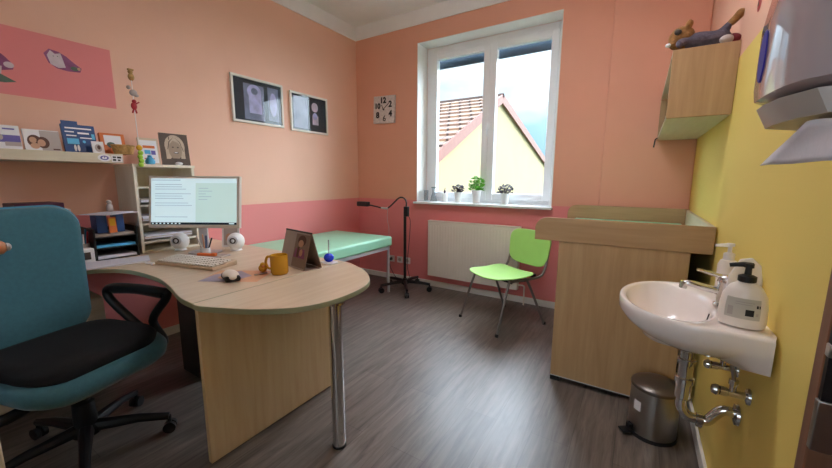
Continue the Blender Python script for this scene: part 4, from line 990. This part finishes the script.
# profile in x (negative = into the room) and z; rings run along the wall
prof = [(0, .004), (-.19, .008), (-.204, .014), (-.206, .03), (-.206, .115), (-.2, .16), (-.178, .21), (-.14, .25), (-.07, .275), (0, .28)]
def disp_ring(y, s, dz=0):
    return [((x*s if x < -.001 else 0)+0, y-.66, z-(dz if z < .02 else 0)) for x, z in prof]
MB().grid([disp_ring(.572, .3), disp_ring(.58, .62), disp_ring(.592, .84), disp_ring(.61, .93), disp_ring(.635, .97), disp_ring(.665, .99), disp_ring(.70, 1.0), disp_ring(.75, 1.0), disp_ring(.766, .965), disp_ring(.773, .87)]).build('cover', M['dispwhite'], td, angle=32)
def tray_ring(y, s, ins=0):
    return [(0, y-.66, .002), (-.203*s, y-.66, .002), (-.19*s+ins, y-.66, -.026), (-.12*s, y-.66, -.034), (0, y-.66, -.034)]
MB().grid([tray_ring(.58, .6), tray_ring(.6, .88), tray_ring(.65, .975), tray_ring(.7, 1), tray_ring(.745, .99), tray_ring(.76, .93)]).build('lower_tray', M['dispgrey'], td, angle=25)
MB().box(-.15, 0, -.0335, .016, .13, .004, (0, .0, 0)).build('slot', M['dark'], td)
ov = MB(); ring = [(-.2066, .06+.017*cos(a), .072+.036*sin(a)) for a in [2*pi*k/28 for k in range(28)]]
ov.grid([ring, [(x-.0015, .062+(y-.062)*.92, .072+(z-.072)*.95) for x, y, z in ring]]); ov.build('level_window', M['oval'], td, label='indigo oval level window')
pt_ = MB(); rows = []
for k in range(7):
    t_ = k/6; rows.append([(-.176+.03*(1-j/6)-.006*t_*1.5, (.575+.01*t_)*(1-j/6)+(.628+.13*t_)*(j/6)-.66, -.032-(.048+.0*j)*t_+.0006*sin(j*1.6+k)) for j in range(7)])
for i in range(6):
    for j in range(6): pt_.poly([rows[i][j], rows[i+1][j], rows[i+1][j+1], rows[i][j+1]])
bmesh.ops.remove_doubles(pt_.b, verts=pt_.b.verts, dist=1e-5)
o_ = pt_.build('paper_sheet', M['towel'], td, angle=180, label='hanging white paper towel'); sd = o_.modifiers.new('s', 'SOLIDIFY'); sd.thickness = .0012

# ------------------------------------------------------------------ added fill lamp, hung unseen above the view
cl = thing('added_fill_lamp', 'added white rectangular fill lamp hanging unseen above the view', 'lamp', (-.75, 1.75, ZC-.001))
MB().bb(-.55, .55, -.11, .11, -.36, -.32).build('housing', M['whiteprint'], cl, bevel=.005)
MB().cyl((-.4, 0, -.32), (-.4, 0, 0), .004, seg=8).build('cable', M['whiteprint'], cl); MB().cyl((.4, 0, -.32), (.4, 0, 0), .004, seg=8).build('cable', M['whiteprint'], cl)
ML = mat('fill_lamp_diffuser', 'ffffff', .5, var=0, emis='f8f8ff', estr=4.)
MB().bb(-.53, .53, -.095, .095, -.366, -.3605).build('diffuser', ML, cl)
ML2 = mat('fill_lamp_diffuser_upper', 'ffffff', .5, var=0, emis='f8f8ff', estr=7.)  # upward glow added to brighten the ceiling and upper walls
MB().bb(-.53, .53, -.095, .095, -.3195, -.314).build('diffuser', ML2, cl)

# ------------------------------------------------------------------ outside: neighbouring house
hs = thing('neighbour_house', 'yellow neighbour house with a tiled gable roof outside the window', 'house', (-3.5, 9.9, 0))
HX = 0
def hw(y, z): return (y-9.9, z)
gab = [hw(6.35, -3.5), hw(15.9, -3.5), hw(15.9, 1.85), hw(9.88, 3.42), hw(6.35, 1.72)]
MB().prism([(a, b) for a, b in gab], -11, 0, 'yz').build('wall', M['renderyellow'], hs)
rf = MB(); uv = rf.b.loops.layers.uv.new('UVMap')
def roof(y0, z0, y1, z1, x0, x1, th=.12):
    a, b = Vector((0, y0-9.9, z0)), Vector((0, y1-9.9, z1)); n = Vector((0, -(b-a).z, (b-a).y)).normalized()*th
    if n.z < 0: n = -n
    L = (b-a).length; rows = int(L/.34)
    for k in range(rows):
        p, q = a.lerp(b, k/rows), a.lerp(b, (k+1)/rows)
        top = n*.9; lift = n*.35
        vs = [rf.b.verts.new(v) for v in (Vector((x0, 0, 0))+p+top+lift, Vector((x1, 0, 0))+p+top+lift, Vector((x1, 0, 0))+q+top, Vector((x0, 0, 0))+q+top,
                                          Vector((x0, 0, 0))+p, Vector((x1, 0, 0))+p, Vector((x1, 0, 0))+q, Vector((x0, 0, 0))+q)]
        for f in ((0, 1, 2, 3), (4, 7, 6, 5), (0, 4, 5, 1), (3, 2, 6, 7), (0, 3, 7, 4), (1, 5, 6, 2)):
            ff = rf._f([vs[i] for i in f])
            for lp_ in ff.loops: lp_[uv].uv = (lp_.vert.co.x, (lp_.vert.co-a).dot((b-a).normalized()))
roof(6.2, 1.66, 9.9, 3.44, -11.3, .06); roof(16.3, 1.76, 9.86, 3.44, -11.3, .06)
rf.build('roof', M['tiles'], hs)
vb = MB()
def vergeb(y0, z0, y1, z1):
    vb.grid([[(.06, y0-9.9, z0-.14), (.1, y0-9.9, z0-.14), (.1, y0-9.9, z0+.1), (.06, y0-9.9, z0+.1)], [(.06, y1-9.9, z1-.14), (.1, y1-9.9, z1-.14), (.1, y1-9.9, z1+.1), (.06, y1-9.9, z1+.1)]])
vergeb(6.2, 1.7, 9.88, 3.48); vergeb(16.35, 1.8, 9.88, 3.48)
vb.build('verge_board', M['fascia'], hs)
MB().tube([(-11, 0, 3.54), (.1, 0, 3.54)], .07, 10).build('ridge', M['tiles'], hs)
struct(MB().bb(-60, 60, YB+.6, 120, -3.7, -3.5).build('ground', M['greenart']))

# ------------------------------------------------------------------ camera
f_px, yaw, pitch, roll = 353.5, .56135, .15427, -.00486
fw = Vector((-sin(yaw)*cos(pitch), cos(yaw)*cos(pitch), -sin(pitch))); rt = Vector((cos(yaw), sin(yaw), 0)); dn = fw.cross(rt)
r2 = rt*cos(roll)+dn*sin(roll); d2 = -rt*sin(roll)+dn*cos(roll)
cam = bpy.data.cameras.new('camera'); co_ = bpy.data.objects.new('camera', cam); C.objects.link(co_)
mm = Matrix((r2, -d2, -fw)).transposed().to_4x4(); mm.translation = (0, 0, 1.26); co_.matrix_world = mm
cam.sensor_width = 36; cam.sensor_fit = 'HORIZONTAL'; cam.lens = f_px/832*36; cam.clip_start = .02; cam.clip_end = 400
S.camera = co_

# ------------------------------------------------------------------ light
sun = bpy.data.lights.new('sun', 'SUN'); so_ = bpy.data.objects.new('sun', sun); C.objects.link(so_)
sun.energy = .25; sun.angle = R(3); sun.color = (1, .93, .82)
so_.rotation_euler = Vector((.75, -.25, .75)).to_track_quat('Z', 'Y').to_euler()
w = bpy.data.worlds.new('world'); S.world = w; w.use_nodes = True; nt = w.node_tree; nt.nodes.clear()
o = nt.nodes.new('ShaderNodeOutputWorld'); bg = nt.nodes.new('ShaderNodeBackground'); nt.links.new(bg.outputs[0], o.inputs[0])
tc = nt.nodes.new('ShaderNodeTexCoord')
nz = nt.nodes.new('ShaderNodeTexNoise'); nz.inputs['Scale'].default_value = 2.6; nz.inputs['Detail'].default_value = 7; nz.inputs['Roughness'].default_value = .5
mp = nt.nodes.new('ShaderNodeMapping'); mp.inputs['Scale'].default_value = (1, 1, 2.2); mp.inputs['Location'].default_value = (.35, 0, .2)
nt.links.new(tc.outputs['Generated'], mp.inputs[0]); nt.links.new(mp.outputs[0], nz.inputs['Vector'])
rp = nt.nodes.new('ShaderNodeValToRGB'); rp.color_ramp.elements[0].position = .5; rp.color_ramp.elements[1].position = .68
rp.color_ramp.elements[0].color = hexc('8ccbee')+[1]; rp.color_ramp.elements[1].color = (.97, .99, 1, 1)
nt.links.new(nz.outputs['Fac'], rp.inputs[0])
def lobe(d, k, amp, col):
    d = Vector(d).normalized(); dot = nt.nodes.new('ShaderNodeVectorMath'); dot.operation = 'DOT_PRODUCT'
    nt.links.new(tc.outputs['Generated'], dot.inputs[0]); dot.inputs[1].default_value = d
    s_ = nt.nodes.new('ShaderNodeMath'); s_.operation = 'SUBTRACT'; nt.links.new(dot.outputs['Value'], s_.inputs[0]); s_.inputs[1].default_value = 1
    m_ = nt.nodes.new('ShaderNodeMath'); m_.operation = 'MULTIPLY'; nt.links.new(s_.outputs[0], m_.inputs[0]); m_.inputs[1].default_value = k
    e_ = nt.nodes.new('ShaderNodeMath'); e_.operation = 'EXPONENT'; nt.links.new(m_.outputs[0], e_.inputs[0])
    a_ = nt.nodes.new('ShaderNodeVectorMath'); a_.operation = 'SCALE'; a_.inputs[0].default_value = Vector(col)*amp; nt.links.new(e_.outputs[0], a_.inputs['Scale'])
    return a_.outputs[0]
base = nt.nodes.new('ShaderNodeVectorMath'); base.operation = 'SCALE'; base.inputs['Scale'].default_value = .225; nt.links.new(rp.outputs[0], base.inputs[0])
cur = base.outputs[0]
# added sky glows, unseen, to light the room: ahead, left, right, behind
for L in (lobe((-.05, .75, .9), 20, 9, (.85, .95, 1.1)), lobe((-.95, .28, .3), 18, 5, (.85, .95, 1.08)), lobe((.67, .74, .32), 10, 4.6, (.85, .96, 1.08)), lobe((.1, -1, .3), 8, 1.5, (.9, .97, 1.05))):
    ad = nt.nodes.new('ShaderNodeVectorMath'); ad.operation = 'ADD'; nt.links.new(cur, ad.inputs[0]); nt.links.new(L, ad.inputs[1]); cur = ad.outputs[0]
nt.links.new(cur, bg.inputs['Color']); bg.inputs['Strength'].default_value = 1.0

S.view_settings.view_transform = 'Standard'; S.view_settings.look = 'None'; S.view_settings.exposure = 2.17; S.view_settings.gamma = 1; S.view_settings.use_curve_mapping = False
S.cycles.use_denoising = True
S.cycles.max_bounces = 12; S.cycles.diffuse_bounces = 8; S.cycles.sample_clamp_indirect = 8
S.cycles.caustics_reflective = False; S.cycles.caustics_refractive = False
